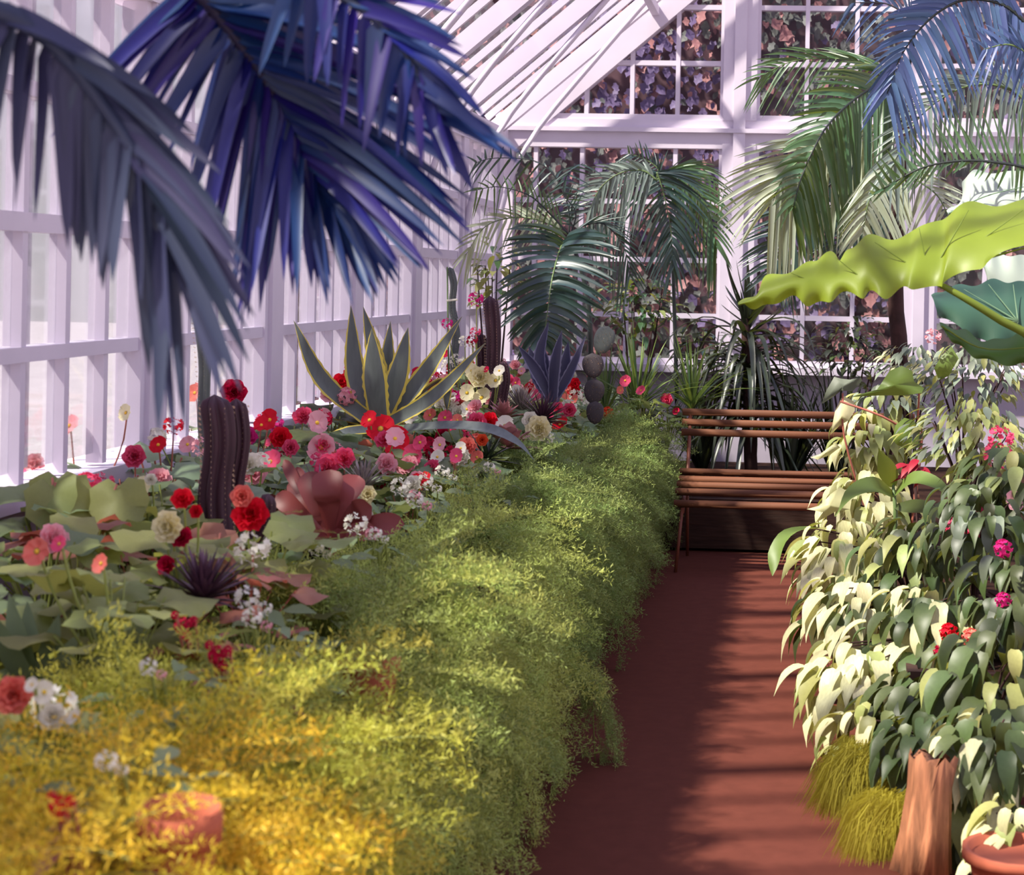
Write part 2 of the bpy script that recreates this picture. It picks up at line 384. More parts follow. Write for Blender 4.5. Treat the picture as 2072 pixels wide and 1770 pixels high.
# ---- curved iron trusses from the wall up into the roof
for i, y in enumerate((7.57, 9.0, 10.43, 11.86, 13.1)):
    q = MB(); pts = bez([(.03, 0, 1.75), (.12, 0, 2.35), (.34, 0, 2.85), (.9, 0, 3.55), (1.55, 0, 4.3), (2.1, 0, 4.85)], 20)
    q.tube(pts, .022, 6)
    o = ob('trim_%d' % (i + 1), q.mesh('truss_rod', M['paint']), None, Matrix.Translation((XL, y, 0))); o['kind'] = 'structure'
# ---- creeper-covered wall outside the back windows
YC = 15.3
cw = thing('creeper', (0, YC, -.25), 'wall of rust, mauve and green climbing creeper leaves seen through the back windows', 'creeper')
boxobj('backing_wall', (-5, YC + .1, -.25), (6, YC + .3, 6.5), M['brick'], cw)
cl = []
for nm in ('creepA', 'creepB', 'creepC'):
    vv = [(0, 0, 0)] + [(.5 * sin(a) * (1.05, .55, .95, .7, 1.1)[k % 5], .55 - .55 * cos(a) * (1.0, .75, 1.15)[k % 3], .08 * (-1) ** k) for k, a in enumerate([pi * 2 * j / 10 for j in range(10)])]
    vv[0] = (0, .5, -.1)
    cl.append(mesh('leaf', vv, [(0, i, i % 10 + 1) for i in range(1, 11)], M[nm]))
buckets = [MB(), MB(), MB()]
vis = 0
for i in range(8000):
    x, z = random.uniform(-4.2, 3.4), random.uniform(.2, 5.2)
    p = V((x, YC - .02 - random.random() * .25, z)); s = random.uniform(.05, .12)
    nrm = V((random.gauss(0, .5), -1, random.gauss(.35, .5))); d = V((random.gauss(0, .5), random.gauss(0, .2), -1))
    k = min(2, max(0, int(1.2 + 1.1 * sin(x * 1.7 + z * 1.1) + random.gauss(0, .9))))
    mt = ori(p, d, nrm, s)
    if i < 290:
        mt = Matrix.Translation(-cw.location) @ mt; ob('leaf', cl[k], cw, mt)
    else:
        vs = [mt @ q.co for q in cl[k].vertices]; buckets[k].add([q - cw.location for q in vs], [tuple(q.vertices) for q in cl[k].polygons])
lay = MB(); 
for k in range(3): lay.add(buckets[k].v, buckets[k].f, k)
o = ob('creeper_leaves', lay.mesh('creeper_leaves', [M['creepA'], M['creepB'], M['creepC']]), cw); o['kind'] = 'stuff'

# ================================================================== BEDS AND BENCH
bd = thing('planting_bed', (-1.75, 7, 0), 'long raised bed of dark soil along the left glass wall', 'planting bed')
boxobj('soil', (-2.40, 1.2, 0.02), (-1.12, 13.4, .62), M['soil'], bd)
for j in range(13):
    for zz in (0, 1, 2):
        boxobj('plank', (-1.12, 1.2 + j * .877, .02 + zz * .2), (-1.08 + random.uniform(-.006, .006), 1.2 + (j + 1) * .877 - .008, .02 + zz * .2 + .194), M['timber'], bd)
rb = thing('planting_bed', (1.4, 7, 0), 'raised bed of dark soil on the right side of the path', 'planting bed')
boxobj('soil', (.46, 6.1, 0.02), (2.6, 10.7, .34), M['soil'], rb)
for j in range(6):
    for zz in (0, 1): boxobj('plank', (.42 + random.uniform(-.006, .006), 6.1 + j * .766, .02 + zz * .17), (.46, 6.1 + (j + 1) * .766 - .008, .185 + zz * .17), M['timber'], rb)
boxobj('end_board', (.42, 6.06, 0.02), (2.6, 6.1, .36), M['timber'], rb)
kb = thing('planting_bed', (.3, 12.1, 0), 'dark bed across the end of the path behind the bench', 'planting bed')
boxobj('soil', (-1.05, 10.85, 0.02), (2.6, 13.4, .30), M['soil'], kb)
boxobj('front_board', (-1.05, 10.80, 0.02), (2.6, 10.85, .34), M['timber'], kb)

bn = thing('garden_bench', (-.25, 10.3, 0), 'slatted brown wooden garden bench on thin iron legs at the end of the path', 'bench')
x0, x1 = at(1372, 1000, 10.1).x, .75
def slat(y, z, h=.036, w=.06, tilt=0):
    q = MB(); q.tube([(x0 - .02, 0, 0), (x1, 0, 0)], 1, 10)
    me = mesh('slat', [V((p.x, p.y * w / 2, p.z * h / 2)) for p in q.v], q.f, M['bamboo'], True)
    ob('slat', me, bn, Matrix.Translation(V((0, y, z)) - bn.location) @ Matrix.Rotation(tilt, 4, 'X'))
for py, d, w, t in ((1024, 10.06, .05, .5), (1000, 10.16, .06, .2), (986, 10.27, .05, 0), (974, 10.38, .06, 0), (959, 10.5, .06, -.3)):
    slat(d, at(1500, py - 2, d).z, .044, w, t)
for py, d in ((877, 10.6), (857, 10.63), (836, 10.66)): slat(d, at(1500, py, d).z, .046, .03)
for xx in (x0 + .03, x1 - .06):
    q = MB(); P = lambda y, z: V((xx, y, z)) - bn.location
    q.tube([P(10.0, 0) + V((-.03, 0, 0)), P(10.06, at(1500, 1030, 10.06).z)], .011, 6); ob('leg', q.mesh('leg', M['iron']), bn)
    q = MB(); q.tube([P(10.62, 0), P(10.5, at(1500, 975, 10.5).z)], .011, 6); ob('leg', q.mesh('leg', M['iron']), bn)
    q = MB(); q.tube([P(10.06, at(1500, 1040, 10.06).z), P(10.25, at(1500, 1000, 10.25).z), P(10.5, at(1500, 972, 10.5).z), P(10.58, at(1500, 900, 10.6).z), P(10.68, at(1500, 830, 10.68).z)], .013, 6)
    ob('side_frame', q.mesh('side_frame', M['iron']), bn)

def pot(name, p, r, h, label, parent=None, tilt=0):
    prof = [(r * .68, 0), (r * .92, h * .8), (r * .92, h * .82), (r * 1.05, h * .82), (r * 1.06, h), (r * .93, h), (r * .9, h * .86), (0, h * .84)]
    n = 20; v = []; f = []
    for a, z in prof:
        for k in range(n): v.append((a * cos(2 * pi * k / n), a * sin(2 * pi * k / n), z))
    for i in range(len(prof) - 1):
        for k in range(n): f.append((i * n + k, i * n + (k + 1) % n, (i + 1) * n + (k + 1) % n, (i + 1) * n + k))
    f.append(tuple(range(n - 1, -1, -1)))
    me = mesh(name, v, f, M['terra'])
    if parent: return ob('pot', me, parent)
    o = ob(name, me); o.location = p; o.rotation_euler = (tilt, tilt * .5, 0); return tag(o, label, 'pot')

# ================================================================== PALMS
def polyl(pts, t):
    k = len(pts) - 1; u = min(max(t, 0), 1) * k; j = min(int(u), k - 1); return pts[j].lerp(pts[j + 1], u - j)
def frond(parent, rach, left, right, n, w, mleaf, mstalk, d, sag=.12, rr=.012, t0=.06, droop=None, name='frond'):
    """rach/left/right: lists of (px, py[, depth]) ; leaflets run from the rachis to the tip lines"""
    cv = lambda L: bez([at(q[0], q[1], q[2] if len(q) > 2 else d) for q in L], 24)
    O = parent.location; rc = cv(rach); mb = MB(); mb.tube([p - O for p in rc], [rr * (1 - .75 * i / 23) for i in range(24)], 6)
    fr = ob(name, mb.mesh(name, mstalk), parent)
    for sd, L in ((-1, left), (1, right)):
        if not L: continue
        tp = cv(L)
        for i in range(n):
            t = t0 + (1 - t0) * (i + .5) / n
            a = polyl(rc, t); b = polyl(tp, (t - t0) / (1 - t0)) + V((random.gauss(0, .012), random.gauss(0, .03), random.gauss(0, .014)))
            ln = (b - a).length; mid = a.lerp(b, .45) + V((0, random.uniform(-.05, .05) * ln, sag * ln * random.uniform(.7, 1.3)))
            pts = [(1 - u) ** 2 * a + 2 * u * (1 - u) * mid + u * u * b - O for u in (0, .12, .3, .5, .7, .86, 1)]
            dd = (b - a).normalized(); side = dd.cross(V((random.gauss(0, .35), -1, random.gauss(.2, .35)))).normalized()
            me = ribbon(pts, W_blade(w * random.uniform(.8, 1.1)), side, .35, mleaf, 'leaflet', nrm=V((0, -.4, 1)))
            ob('leaflet', me, fr)
    return fr

fp = thing('palm', at(-250, 300, 2.6) * 1.0, 'large blue-green palm overhanging the top left corner, close and out of focus', 'palm')
fp.location.z = .62
_base = V(fp.location)
# stems of the near palm come from the left, outside the frame
def nearstem(pts):
    mb = MB(); mb.tube([p - fp.location for p in bez(pts, 14)], [.03 - .0012 * i for i in range(14)], 8); ob('stem', mb.mesh('stem', M['slatepalm']), fp)
tr = MB(); tr.tube([V((0, 0, 0)), V((.02, 0, .8)), V((0, 0, 1.5))], [.06, .05, .045], 10); ob('trunk', tr.mesh('trunk', M['trunk']), fp)
top = fp.location + V((0, 0, 1.45))
nearstem([top, top + V((.1, .05, .5)), at(160, -260, 2.9), at(300, -120, 3.0), at(372, -40, 3.05)])
nearstem([top, top + V((0.02, 0, .3)), at(-200, 20, 2.4), at(-100, 15, 2.4), at(-60, 10, 2.4)])
# A: the main sharp-ish frond
frond(fp, [(372, -40, 3.05), (430, 20, 3.1), (500, 110, 3.15), (560, 205, 3.2), (610, 310, 3.25), (650, 360, 3.3)],
      [(90, 260), (215, 280), (330, 330), (420, 520), (480, 640), (545, 600), (620, 590), (700, 600), (770, 600)],
      [(800, 60), (880, 190), (930, 250), (950, 330), (940, 460), (930, 470), (865, 530), (800, 560), (765, 600)], 44, .021, M['bluepalm'], M['slatepalm'], 3.15, .10, .014)
# B: nearer, blurred frond at the left edge
frond(fp, [(-60, 10, 2.4), (40, 40, 2.4), (130, 110, 2.4), (220, 230, 2.4), (290, 340, 2.4), (350, 470, 2.45)],
      [(-160, 330), (-20, 380), (120, 470), (185, 560), (250, 560), (330, 860), (350, 850)],
      [(180, 90), (330, 230), (430, 330), (480, 480), (520, 600), (500, 740), (450, 800)], 19, .021, M['slatepalm'], M['slatepalm'], 2.4, .08, .02)
# C: bright blue frond across the top
nearstem([top, top + V((.1, .1, .6)), at(300, -300, 2.8), at(480, -150, 2.85), at(560, -60, 2.9)])
frond(fp, [(560, -60, 2.9), (640, -30, 2.9), (720, 10, 2.9), (800, 80, 2.9), (850, 160, 2.9), (880, 240, 2.95)],
      [(520, 120), (640, 170), (700, 260), (780, 300), (880, 330), (960, 380)],
      [(760, -60), (900, 20), (940, 120), (980, 220), (1010, 300), (1060, 330)], 18, .017, M['bluepalm'], M['slatepalm'], 2.9, .06, .012)

def palm(loc, label, height_px=None, tr=.05, trunkpts=None, mt='trunk'):
    o = thing('palm', loc, label, 'palm')
    if trunkpts:
        q = MB(); pp = bez(trunkpts, 10); q.tube([p - o.location for p in pp], [tr * (1 - .35 * i / 9) for i in range(10)], 10); ob('trunk', q.mesh('trunk', M[mt]), o)
    return o
# P1 centre palm
d = 10.6
b0 = at(1190, 870, d)
p1 = palm(b0, 'young green palm with one broad drooping frond, standing mid picture behind the blue-grey agave', trunkpts=[b0, at(1195, 700, d), at(1185, 580, d), at(1152, 475, d)], tr=.02, mt='stalkdark')
frond(p1, [(1150, 478, 10.5), (1135, 500, 10.3), (1118, 560, 10.1), (1108, 630, 10.0), (1098, 700, 10.0)],
      [(1040, 455), (1010, 500), (1000, 590), (1010, 650), (1040, 715), (1080, 760)],
      [(1215, 470), (1250, 500), (1240, 590), (1215, 640), (1180, 700), (1130, 750)], 30, .023, M['palmdark'], M['stalk'], 10.05, .16, .008)
frond(p1, [(1152, 475), (1110, 430), (1070, 395), (1010, 378), (960, 385)], [(1120, 490), (1090, 470), (1060, 470), (1000, 450), (940, 440)], [(1120, 400), (1090, 370), (1050, 360), (990, 360), (930, 400)], 16, .008, M['palm'], M['stalkdark'], 10.8, .1, .007)
frond(p1, [(1152, 475), (1150, 420), (1125, 360), (1080, 325), (1000, 320), (960, 330)], [(1130, 440), (1090, 440), (1060, 430), (1020, 400), (960, 370), (930, 370)], [(1180, 400), (1160, 370), (1120, 340), (1060, 310), (1000, 300), (930, 330)], 18, .009, M['palmdark'], M['stalkdark'], 11.0, .1, .007)
frond(p1, [(1150, 475), (1100, 448), (1040, 440), (980, 460), (940, 520)], [(1110, 500), (1050, 510), (1000, 520), (950, 560), (925, 600)], [(1100, 410), (1040, 420), (980, 430), (930, 480), (905, 560)], 18, .011, M['palmpale'], M['stalk'], 10.9, .1, .007)
frond(p1, [(1155, 475), (1185, 455), (1225, 455), (1262, 500), (1275, 560)], [(1170, 500), (1200, 540), (1230, 600), (1250, 640), (1262, 660)], [(1210, 430), (1260, 440), (1300, 500), (1310, 560), (1300, 620)], 18, .008, M['palmdark'], M['stalkdark'], 10.7, .1, .007)
frond(p1, [(1155, 475), (1165, 430), (1140, 390), (1150, 350), (1180, 330)], [(1130, 450), (1110, 430), (1110, 400), (1120, 370), (1150, 350)], [(1190, 450), (1190, 420), (1190, 400), (1200, 370), (1220, 350)], 12, .008, M['palmdark'], M['stalkdark'], 10.9, .1, .006)
# P2 palm right of centre
d = 12
b0 = at(1370, 820, d)
p2 = palm(b0, 'blue-green palm with arching grey fronds before the back windows, left of the white post', trunkpts=[b0, at(1365, 650, d), at(1358, 500, d), at(1330, 370, d)], tr=.016, mt='stalkdark')
frond(p2, [(1330, 360), (1330, 350), (1345, 400), (1358, 470), (1362, 540)], [(1240, 340), (1230, 420), (1290, 520), (1310, 560), (1350, 620)], [(1420, 340), (1440, 420), (1430, 500), (1410, 560), (1370, 620)], 28, .0155, M['palmdark'], M['stalk'], 11.8, .2, .007)
frond(p2, [(1330, 365), (1300, 345), (1255, 350), (1215, 380), (1190, 430)], [(1290, 470), (1260, 500), (1225, 480), (1200, 480), (1175, 500)], [(1310, 320), (1250, 325), (1190, 350), (1150, 400), (1130, 450)], 22, .013, M['palmgrey'], M['stalk'], 11.7, .15, .007)
frond(p2, [(1330, 365), (1355, 345), (1400, 370), (1435, 430), (1450, 500)], [(1370, 420), (1380, 500), (1400, 560), (1430, 600), (1445, 610)], [(1400, 330), (1440, 350), (1470, 410), (1485, 480), (1480, 560)], 24, .014, M['palm'], M['stalk'], 11.9, .15, .007)
frond(p2, [(1330, 365), (1330, 340), (1300, 320), (1270, 310)], [(1300, 380), (1280, 370), (1250, 360), (1230, 350)], [(1350, 310), (1320, 300), (1290, 290), (1260, 295)], 12, .009, M['palmdark'], M['stalk'], 12, .1, .006)
frond(p2, [(1335, 365), (1370, 335), (1420, 340), (1470, 400)], [(1370, 400), (1400, 420), (1430, 450), (1460, 480)], [(1390, 310), (1440, 330), (1480, 370), (1495, 430)], 14, .009, M['palm'], M['stalk'], 12.3, .1, .006)

# P3 tall palm at right with dark trunk
d = 9.6
b0 = at(1825, 900, d); b0.z = .34
p3 = palm(b0, 'tall palm with a dark trunk, its long arching fronds filling the upper right', trunkpts=[b0, at(1822, 740, d), at(1812, 600, d), at(1818, 400, d), at(1835, 200, d)], tr=.055)
frond(p3, [(1835, 160, 9.6), (1790, 165, 9.4), (1730, 200, 9.2), (1670, 260, 9.0), (1625, 350, 8.9), (1605, 420, 8.9)],
      [(1740, 130), (1660, 150), (1610, 210), (1580, 300), (1560, 380), (1575, 470)],
      [(1800, 380), (1770, 400), (1730, 440), (1700, 500), (1660, 520), (1620, 530)], 38, .018, M['palm'], M['stalkdark'], 9.1, .12, .01)
frond(p3, [(1835, 160, 9.6), (1850, 60, 9.2), (1800, 10, 8.8), (1720, 5, 8.6)], [(1770, 120), (1750, 110), (1720, 90), (1690, 70)], [(1850, 0), (1800, -40), (1740, -20), (1700, 20)], 12, .010, M['palmblue'], M['stalkdark'], 8.8, .1, .008)
frond(p3, [(2090, 60, 8.2), (2030, 10, 8.2), (1950, 0, 8.2), (1880, 40, 8.2), (1825, 110, 8.2), (1795, 190, 8.2)],
      [(2000, -80), (1920, -50), (1840, 0), (1780, 60), (1750, 180), (1740, 280)],
      [(2072, 190), (2035, 170), (2000, 180), (1950, 220), (1880, 290), (1820, 340)], 34, .016, M['palmblue'], M['stalkdark'], 8.2, .12, .01)
frond(p3, [(1835, 170, 9.6), (1760, 130, 9.7), (1680, 118, 9.8), (1600, 125, 9.8), (1530, 160, 9.8)],
      [(1760, 200), (1680, 220), (1600, 230), (1530, 230), (1495, 220)], [(1740, 110), (1660, 100), (1580, 100), (1520, 130), (1490, 180)], 20, .0095, M['palm'], M['stalk'], 9.8, .12, .007)
frond(p3, [(1830, 240, 9.6), (1760, 270, 9.4), (1680, 290, 9.3), (1600, 340, 9.2), (1560, 410, 9.2)],
      [(1720, 300), (1630, 290), (1530, 300), (1470, 350), (1445, 440), (1500, 520)],
      [(1780, 440), (1740, 500), (1680, 540), (1620, 600), (1580, 610), (1545, 590)], 40, .015, M['palmpale'], M['stalk'], 9.3, .12, .009)
frond(p3, [(2095, 250, 8.6), (2060, 190, 8.6), (1990, 170, 8.6), (1920, 190, 8.6), (1850, 250, 8.6), (1800, 350, 8.6)],
      [(2040, 100), (1960, 130), (1880, 160), (1810, 210), (1760, 300), (1750, 420)],
      [(2075, 340), (2020, 320), (1960, 340), (1900, 380), (1850, 420), (1800, 450)], 30, .012, M['palmgrey'], M['stalk'], 8.6, .12, .009)
frond(p3, [(2100, 345, 7.2), (2040, 332, 7.2), (1960, 325, 7.2), (1880, 335, 7.2), (1820, 362, 7.2), (1768, 395, 7.2)],
      [(2080, 200), (1980, 220), (1900, 240), (1830, 290), (1780, 320), (1755, 380)],
      [(2090, 420), (2000, 370), (1920, 350), (1830, 390), (1790, 390), (1752, 410)], 30, .009, M['palm'], M['stalkdark'], 7.2, -.02, .008)
frond(p3, [(1820, 330, 9.8), (1850, 360, 9.6), (1900, 400, 9.5), (1930, 470, 9.5)], [(1800, 420), (1820, 470), (1860, 500), (1900, 520)], [(1900, 350), (1950, 390), (1960, 440), (1960, 500)], 16, .011, M['palmpale'], M['stalk'], 9.5, .12, .008)
frond(p3, [(1820, 340, 9.8), (1780, 360, 9.8), (1730, 420, 9.8), (1700, 500, 9.8)], [(1730, 360), (1680, 400), (1650, 460), (1640, 540)], [(1790, 480), (1770, 520), (1750, 560), (1710, 580)], 18, .012, M['palmdark'], M['stalk'], 9.8, .12, .008)
frond(p3, [(1815, 300, 9.9), (1740, 330, 10), (1650, 400, 10), (1590, 480, 10), (1560, 560, 10)], [(1700, 330), (1610, 370), (1520, 440), (1490, 520), (1510, 590)], [(1800, 560), (1750, 590), (1680, 620), (1620, 640), (1580, 630)], 30, .015, M['palmdark'], M['stalkdark'], 10, .15, .008)
frond(p3, [(1815, 300, 9.2), (1790, 330, 9.1), (1760, 400, 9.0), (1745, 470, 9.0)], [(1740, 380), (1710, 430), (1690, 480), (1700, 540)], [(1850, 440), (1840, 490), (1820, 530), (1770, 560)], 20, .014, M['palmpale'], M['stalk'], 9, .15, .008)
frond(p3, [(2100, 150, 7.8), (2080, 110, 7.8), (2040, 90, 7.8), (1990, 100, 7.8)], [(2070, 230), (2040, 220), (2000, 200), (1960, 190)], [(2060, 60), (2030, 50), (1990, 50), (1950, 70)], 12, .012, M['palmblue'], M['stalk'], 7.8, .12, .008)

# pandanus with strap leaves behind the bench
d = 12.0
b0 = at(1520, 1000, d); b0.z = .30
pd = thing('screw_pine', b0, 'dark screw pine with a slim trunk and long drooping strap leaves behind the bench', 'screw pine')
q = MB(); tp = [b0 - b0, at(1516, 850, d) - b0, at(1512, 720, d) - b0, at(1505, 610, d) - b0]; q.tube(bez(tp, 10), [.05, .05, .048, .045, .042, .04, .038, .034, .03, .025], 10); ob('trunk', q.mesh('trunk', M['trunk']), pd)
for i in range(170):
    t = i / 169; py0 = 880 - 240 * t + random.uniform(-8, 8); p0 = at(1514 + random.uniform(-4, 4), py0, d)
    ang = random.uniform(-pi, pi)
    if t > .86:      # upright crown
        ln = random.uniform(.35, .6); el = random.uniform(.5, 1.35); dr = .12
    else:
        ln = random.uniform(.65, 1.15); el = random.uniform(.0, .75); dr = random.uniform(.5, .95)
    dx = cos(ang); dyy = sin(ang) * .75
    L = []
    for k in range(9):
        u = k / 8; L.append(p0 - b0 + V((dx * ln * cos(el) * u * (1 - .35 * u), dyy * ln * cos(el) * u * (1 - .35 * u), sin(el) * ln * u - dr * ln * u * u)))
    L = [V((a.x, a.y, max(a.z, .03 + .02 * random.random()))) for a in L]
    ob('leaf', ribbon(L, W_blade(random.uniform(.02, .034)), None, .4, M['strap'], 'leaf'), pd)
# second leafy mass of straps near the bench foot
for k, (px, dd, nm) in enumerate(((1420, 12.3, 'left end'), (1600, 11.9, 'right end'), (1690, 12.2, 'far right end'))):
    b1 = at(px, 1000, dd); b1.z = .30
    c = thing('strap_leaf_clump', b1, 'clump of dark upright strap leaves behind the %s of the bench' % nm, 'strap plant')
    for i in range(60):
        a = random.uniform(0, 2 * pi); ln = random.uniform(.5, 1.05); le = random.uniform(.15, .75)
        L = [V((cos(a) * le * ln * u * .6 + .02 * cos(a), sin(a) * .3 * ln * u * le, ln * u - .42 * ln * le * u * u * 1.5)) for u in [j / 7 for j in range(8)]]
        ob('leaf', ribbon(L, W_blade(random.uniform(.018, .03)), None, .4, M['strap'], 'leaf'), c)

# ================================================================== ELEPHANT EAR LEAVES
def sheet(parent, topl, botl, dt, db, n, rows, mt, wave=.02, name='leaf', veins=None, vm=None, bulge=.04):
    tp = [at(a, b, dt(i / (len(topl) - 1))) for i, (a, b) in enumerate(topl)]; bt = [at(a, b, db(i / (len(botl) - 1))) for i, (a, b) in enumerate(botl)]
    O = parent.location; tc_ = bez(tp, n); bc_ = bez(bt, n); v = []; f = []
    for i in range(n):
        for j in range(rows):
            s = j / (rows - 1); e = abs(2 * s - 1)
            p = tc_[i].lerp(bc_[i], s) + V((0, -bulge * (1 - e * e) + wave * sin(i * .62 + (2 if s > .5 else 0)) * e ** 2, wave * .5 * sin(i * .62 + 1) * e ** 2))
            v.append(p - O)
    for i in range(n - 1):
        for j in range(rows - 1): f.append((i * rows + j, i * rows + j + 1, (i + 1) * rows + j + 1, (i + 1) * rows + j))
    lf = ob(name, mesh(name, v, f, mt), parent)
    if veins:
        q = MB()
        for L, r in veins:
            pts = bez([at(a[0], a[1], a[2]) - O for a in L], 10); q.tube(pts, [r * (1 - .7 * k / 9) for k in range(10)], 6)
        ob('veins', q.mesh('vein', vm), lf)
    return lf
eb = at(2150, 1150, 6.2); eb.z = .34
ee = thing('elephant_ear', eb, 'elephant ear plant whose huge yellow-green wavy leaf reaches in from the right', 'elephant ear plant')
Dm = lambda t: 6.0 + .0 * t
sheet(ee, [(1494, 616), (1530, 592), (1550, 562), (1600, 546), (1640, 532), (1662, 516), (1690, 514), (1702, 524), (1722, 500), (1752, 480), (1800, 480), (1840, 476), (1862, 452), (1905, 450), (1935, 416), (1985, 412), (2040, 412), (2110, 404)],
      [(1494, 616), (1522, 620), (1548, 622), (1580, 606), (1612, 604), (1640, 616), (1672, 612), (1700, 594), (1740, 600), (1760, 592), (1790, 600), (1826, 586), (1850, 580), (1900, 584), (1912, 566), (1975, 548), (2010, 520), (2110, 492)],
      lambda t: 5.95 + .25 * t, lambda t: 5.95 - .12 * t, 96, 15, M['aloc'], .02, 'leaf',
      [([(1494, 616, 5.93), (1640, 572, 5.93), (1780, 556, 5.93), (1888, 566, 5.9)], .006), ([(1888, 566, 5.9), (1960, 535, 5.94), (2060, 505, 5.95), (2110, 495, 5.95)], .006)] +
      [([(1888 - 8, 562, 5.93), (x, y, 5.96)], .004) for x, y in ((1770, 490), (1860, 462), (1960, 425), (2070, 425))] +
      [([(a, b, 5.92), (x, y, 5.93)], .003) for a, b, x, y in ((1800, 556, 1740, 590), (1740, 560, 1690, 520), (1700, 565, 1640, 605), (1820, 556, 1800, 590), (1650, 572, 1600, 552), (1620, 578, 1570, 602))], M['vein'], bulge=.05)
q = MB(); q.tube([p - eb for p in bez([at(1885, 566, 5.9), at(1950, 602, 5.88), at(2020, 645, 5.9), at(2100, 700, 5.95), at(2150, 850, 6.1), eb + V((0, 0, .02))], 20)], [.010 + .0007 * i for i in range(20)], 8); ob('petiole', q.mesh('petiole', M['vein']), ee)
# dark leaf under the bright one
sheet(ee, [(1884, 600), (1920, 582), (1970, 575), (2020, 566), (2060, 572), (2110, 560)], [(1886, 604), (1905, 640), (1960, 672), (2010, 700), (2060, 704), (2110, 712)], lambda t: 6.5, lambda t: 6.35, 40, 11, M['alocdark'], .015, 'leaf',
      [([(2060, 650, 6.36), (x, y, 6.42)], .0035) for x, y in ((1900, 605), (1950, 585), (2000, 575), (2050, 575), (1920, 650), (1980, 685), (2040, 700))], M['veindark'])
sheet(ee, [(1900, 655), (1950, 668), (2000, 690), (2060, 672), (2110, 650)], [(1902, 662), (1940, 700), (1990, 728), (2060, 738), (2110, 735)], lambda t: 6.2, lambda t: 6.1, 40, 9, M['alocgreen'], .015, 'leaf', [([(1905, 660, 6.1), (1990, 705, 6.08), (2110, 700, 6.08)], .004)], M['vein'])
sheet(ee, [(1915, 430), (1945, 400), (1950, 360), (1985, 345), (2040, 350), (2110, 330)], [(1918, 436), (1960, 440), (2000, 425), (2040, 425), (2080, 420), (2110, 420)], lambda t: 7.4, lambda t: 7.2, 40, 9, M['alocpale'], .02, 'leaf', [([(1920, 432, 7.2), (2000, 395, 7.2), (2110, 370, 7.2)], .004)], M['veindark'])
sheet(ee, [(1985, 530), (2000, 515), (2030, 512), (2072, 520), (2110, 515)], [(1987, 534), (2010, 600), (2040, 640), (2080, 660), (2110, 665)], lambda t: 7.0, lambda t: 7.0, 30, 7, M['alocpale'], .02, 'leaf')
for pts in ([(2060, 650, 6.4), (2110, 760, 6.3)], [(2110, 700, 6.1), (2130, 800, 6.15)], [(2110, 380, 7.2), (2150, 560, 6.8)], [(2100, 600, 7), (2160, 760, 6.6)]):
    q = MB(); q.tube([p - eb for p in bez([at(*a) for a in pts] + [eb + V((random.uniform(-.05, .05), random.uniform(0, .1), .01))], 10)], .012, 6); ob('petiole', q.mesh('petiole', M['stalk']), ee)

# ================================================================== SUCCULENTS
def spread_leaf(parent, P, width, mats, margin=0, teeth=0, fold=.35, thick=.0, wf=None, n=14, side=None):
    pts = [p - parent.location for p in bez(P, n)]
    return ob('leaf', ribbon(pts, wf or W_leaf(width), side, fold, mats, 'leaf', margin, teeth, thick), parent)
def Wag(w):
    def f(t): return w * (.78 + .5 * t if t < .45 else 1.005 * max(.01, 1 - ((t - .45) / .55) ** 1.7))
    return f
# variegated agave in a terracotta pot
d = 7.75; ab = at(762, 868, d)
ag = thing('agave', ab, 'large variegated agave with yellow leaf margins in a clay pot among the begonias', 'agave')
pr = pot('pot', None, .19, .24, None, ag); pr.location = (-.03, 0, -.27)
for tip, mid, dd, w in (((710, 618), (722, 760), .10, .052), ((735, 620), (765, 750), .16, .05), ((790, 650), (782, 760), .2, .045), ((826, 662), (800, 770), -.02, .056), ((752, 664), (756, 770), -.16, .06),
                        ((935, 640), (850, 770), .05, .045), ((984, 692), (880, 800), -.12, .036), ((594, 648), (655, 770), .05, .042), ((905, 835), (890, 770), .1, .035), ((560, 880), (650, 850), 0, .035)):
    B = at(765 + random.uniform(-8, 8), 868, d + dd * .3); T = at(tip[0], tip[1], d + dd); Mi = at(mid[0], mid[1], d + dd * .8)
    sd = V((1, 0, 0)) if abs(tip[0] - 765) < 100 else None
    if tip[0] in (935, 984): sd = (T - B).cross(V((0, -1, .3)))
    if tip[0] == 594: sd = (T - B).cross(V((0, -1, .3)))
    spread_leaf(ag, [B, Mi, T], w, [M['agave'], M['agavedk']], 1, .10, .35, .012, Wag(w), 22, sd)
spread_leaf(ag, [at(815, 868, d - .1), at(900, 862, d - .3), at(985, 868, d - .42), at(1045, 895, d - .5), at(1082, 932, d - .5)], .03, [M['agave'], M['agave']], 0, .05, .3, .012, Wag(.03), 22, V((0, 1, .6)))
spread_leaf(ag, [at(760, 868, d - .1), at(700, 875, d - .25), at(650, 900, d - .3), at(600, 960, d - .3)], .035, [M['agave'], M['agavedk']], 1, .05, .3, .012, Wag(.03), 18, V((0, 1, .6)))
# blue agave
d = 9.6; ab2 = at(1118, 800, d)
ag2 = thing('agave', ab2, 'blue-grey agave with pointed upright leaves in front of the central palm', 'agave')
for tip, mid, dd, w in (((1110, 650), (1092, 730), .05, .036), ((1137, 668), (1122, 740), -.1, .036), ((1186, 678), (1150, 760), 0, .03), ((1048, 698), (1085, 750), 0, .035), ((1070, 700), (1090, 760), .12, .045), ((1150, 690), (1140, 760), .1, .045), ((1100, 700), (1105, 760), .15, .045)):
    B = at(1118, 812, d + dd * .3); T = at(tip[0], tip[1], d + dd); Mi = at(mid[0], mid[1], d + dd * .8)
    spread_leaf(ag2, [B, Mi, T], w, [M['agblue'], M['agedge']], 1, .12, .35, .010, Wag(w), 22, (T - B).cross(V((0, -1, .2))))

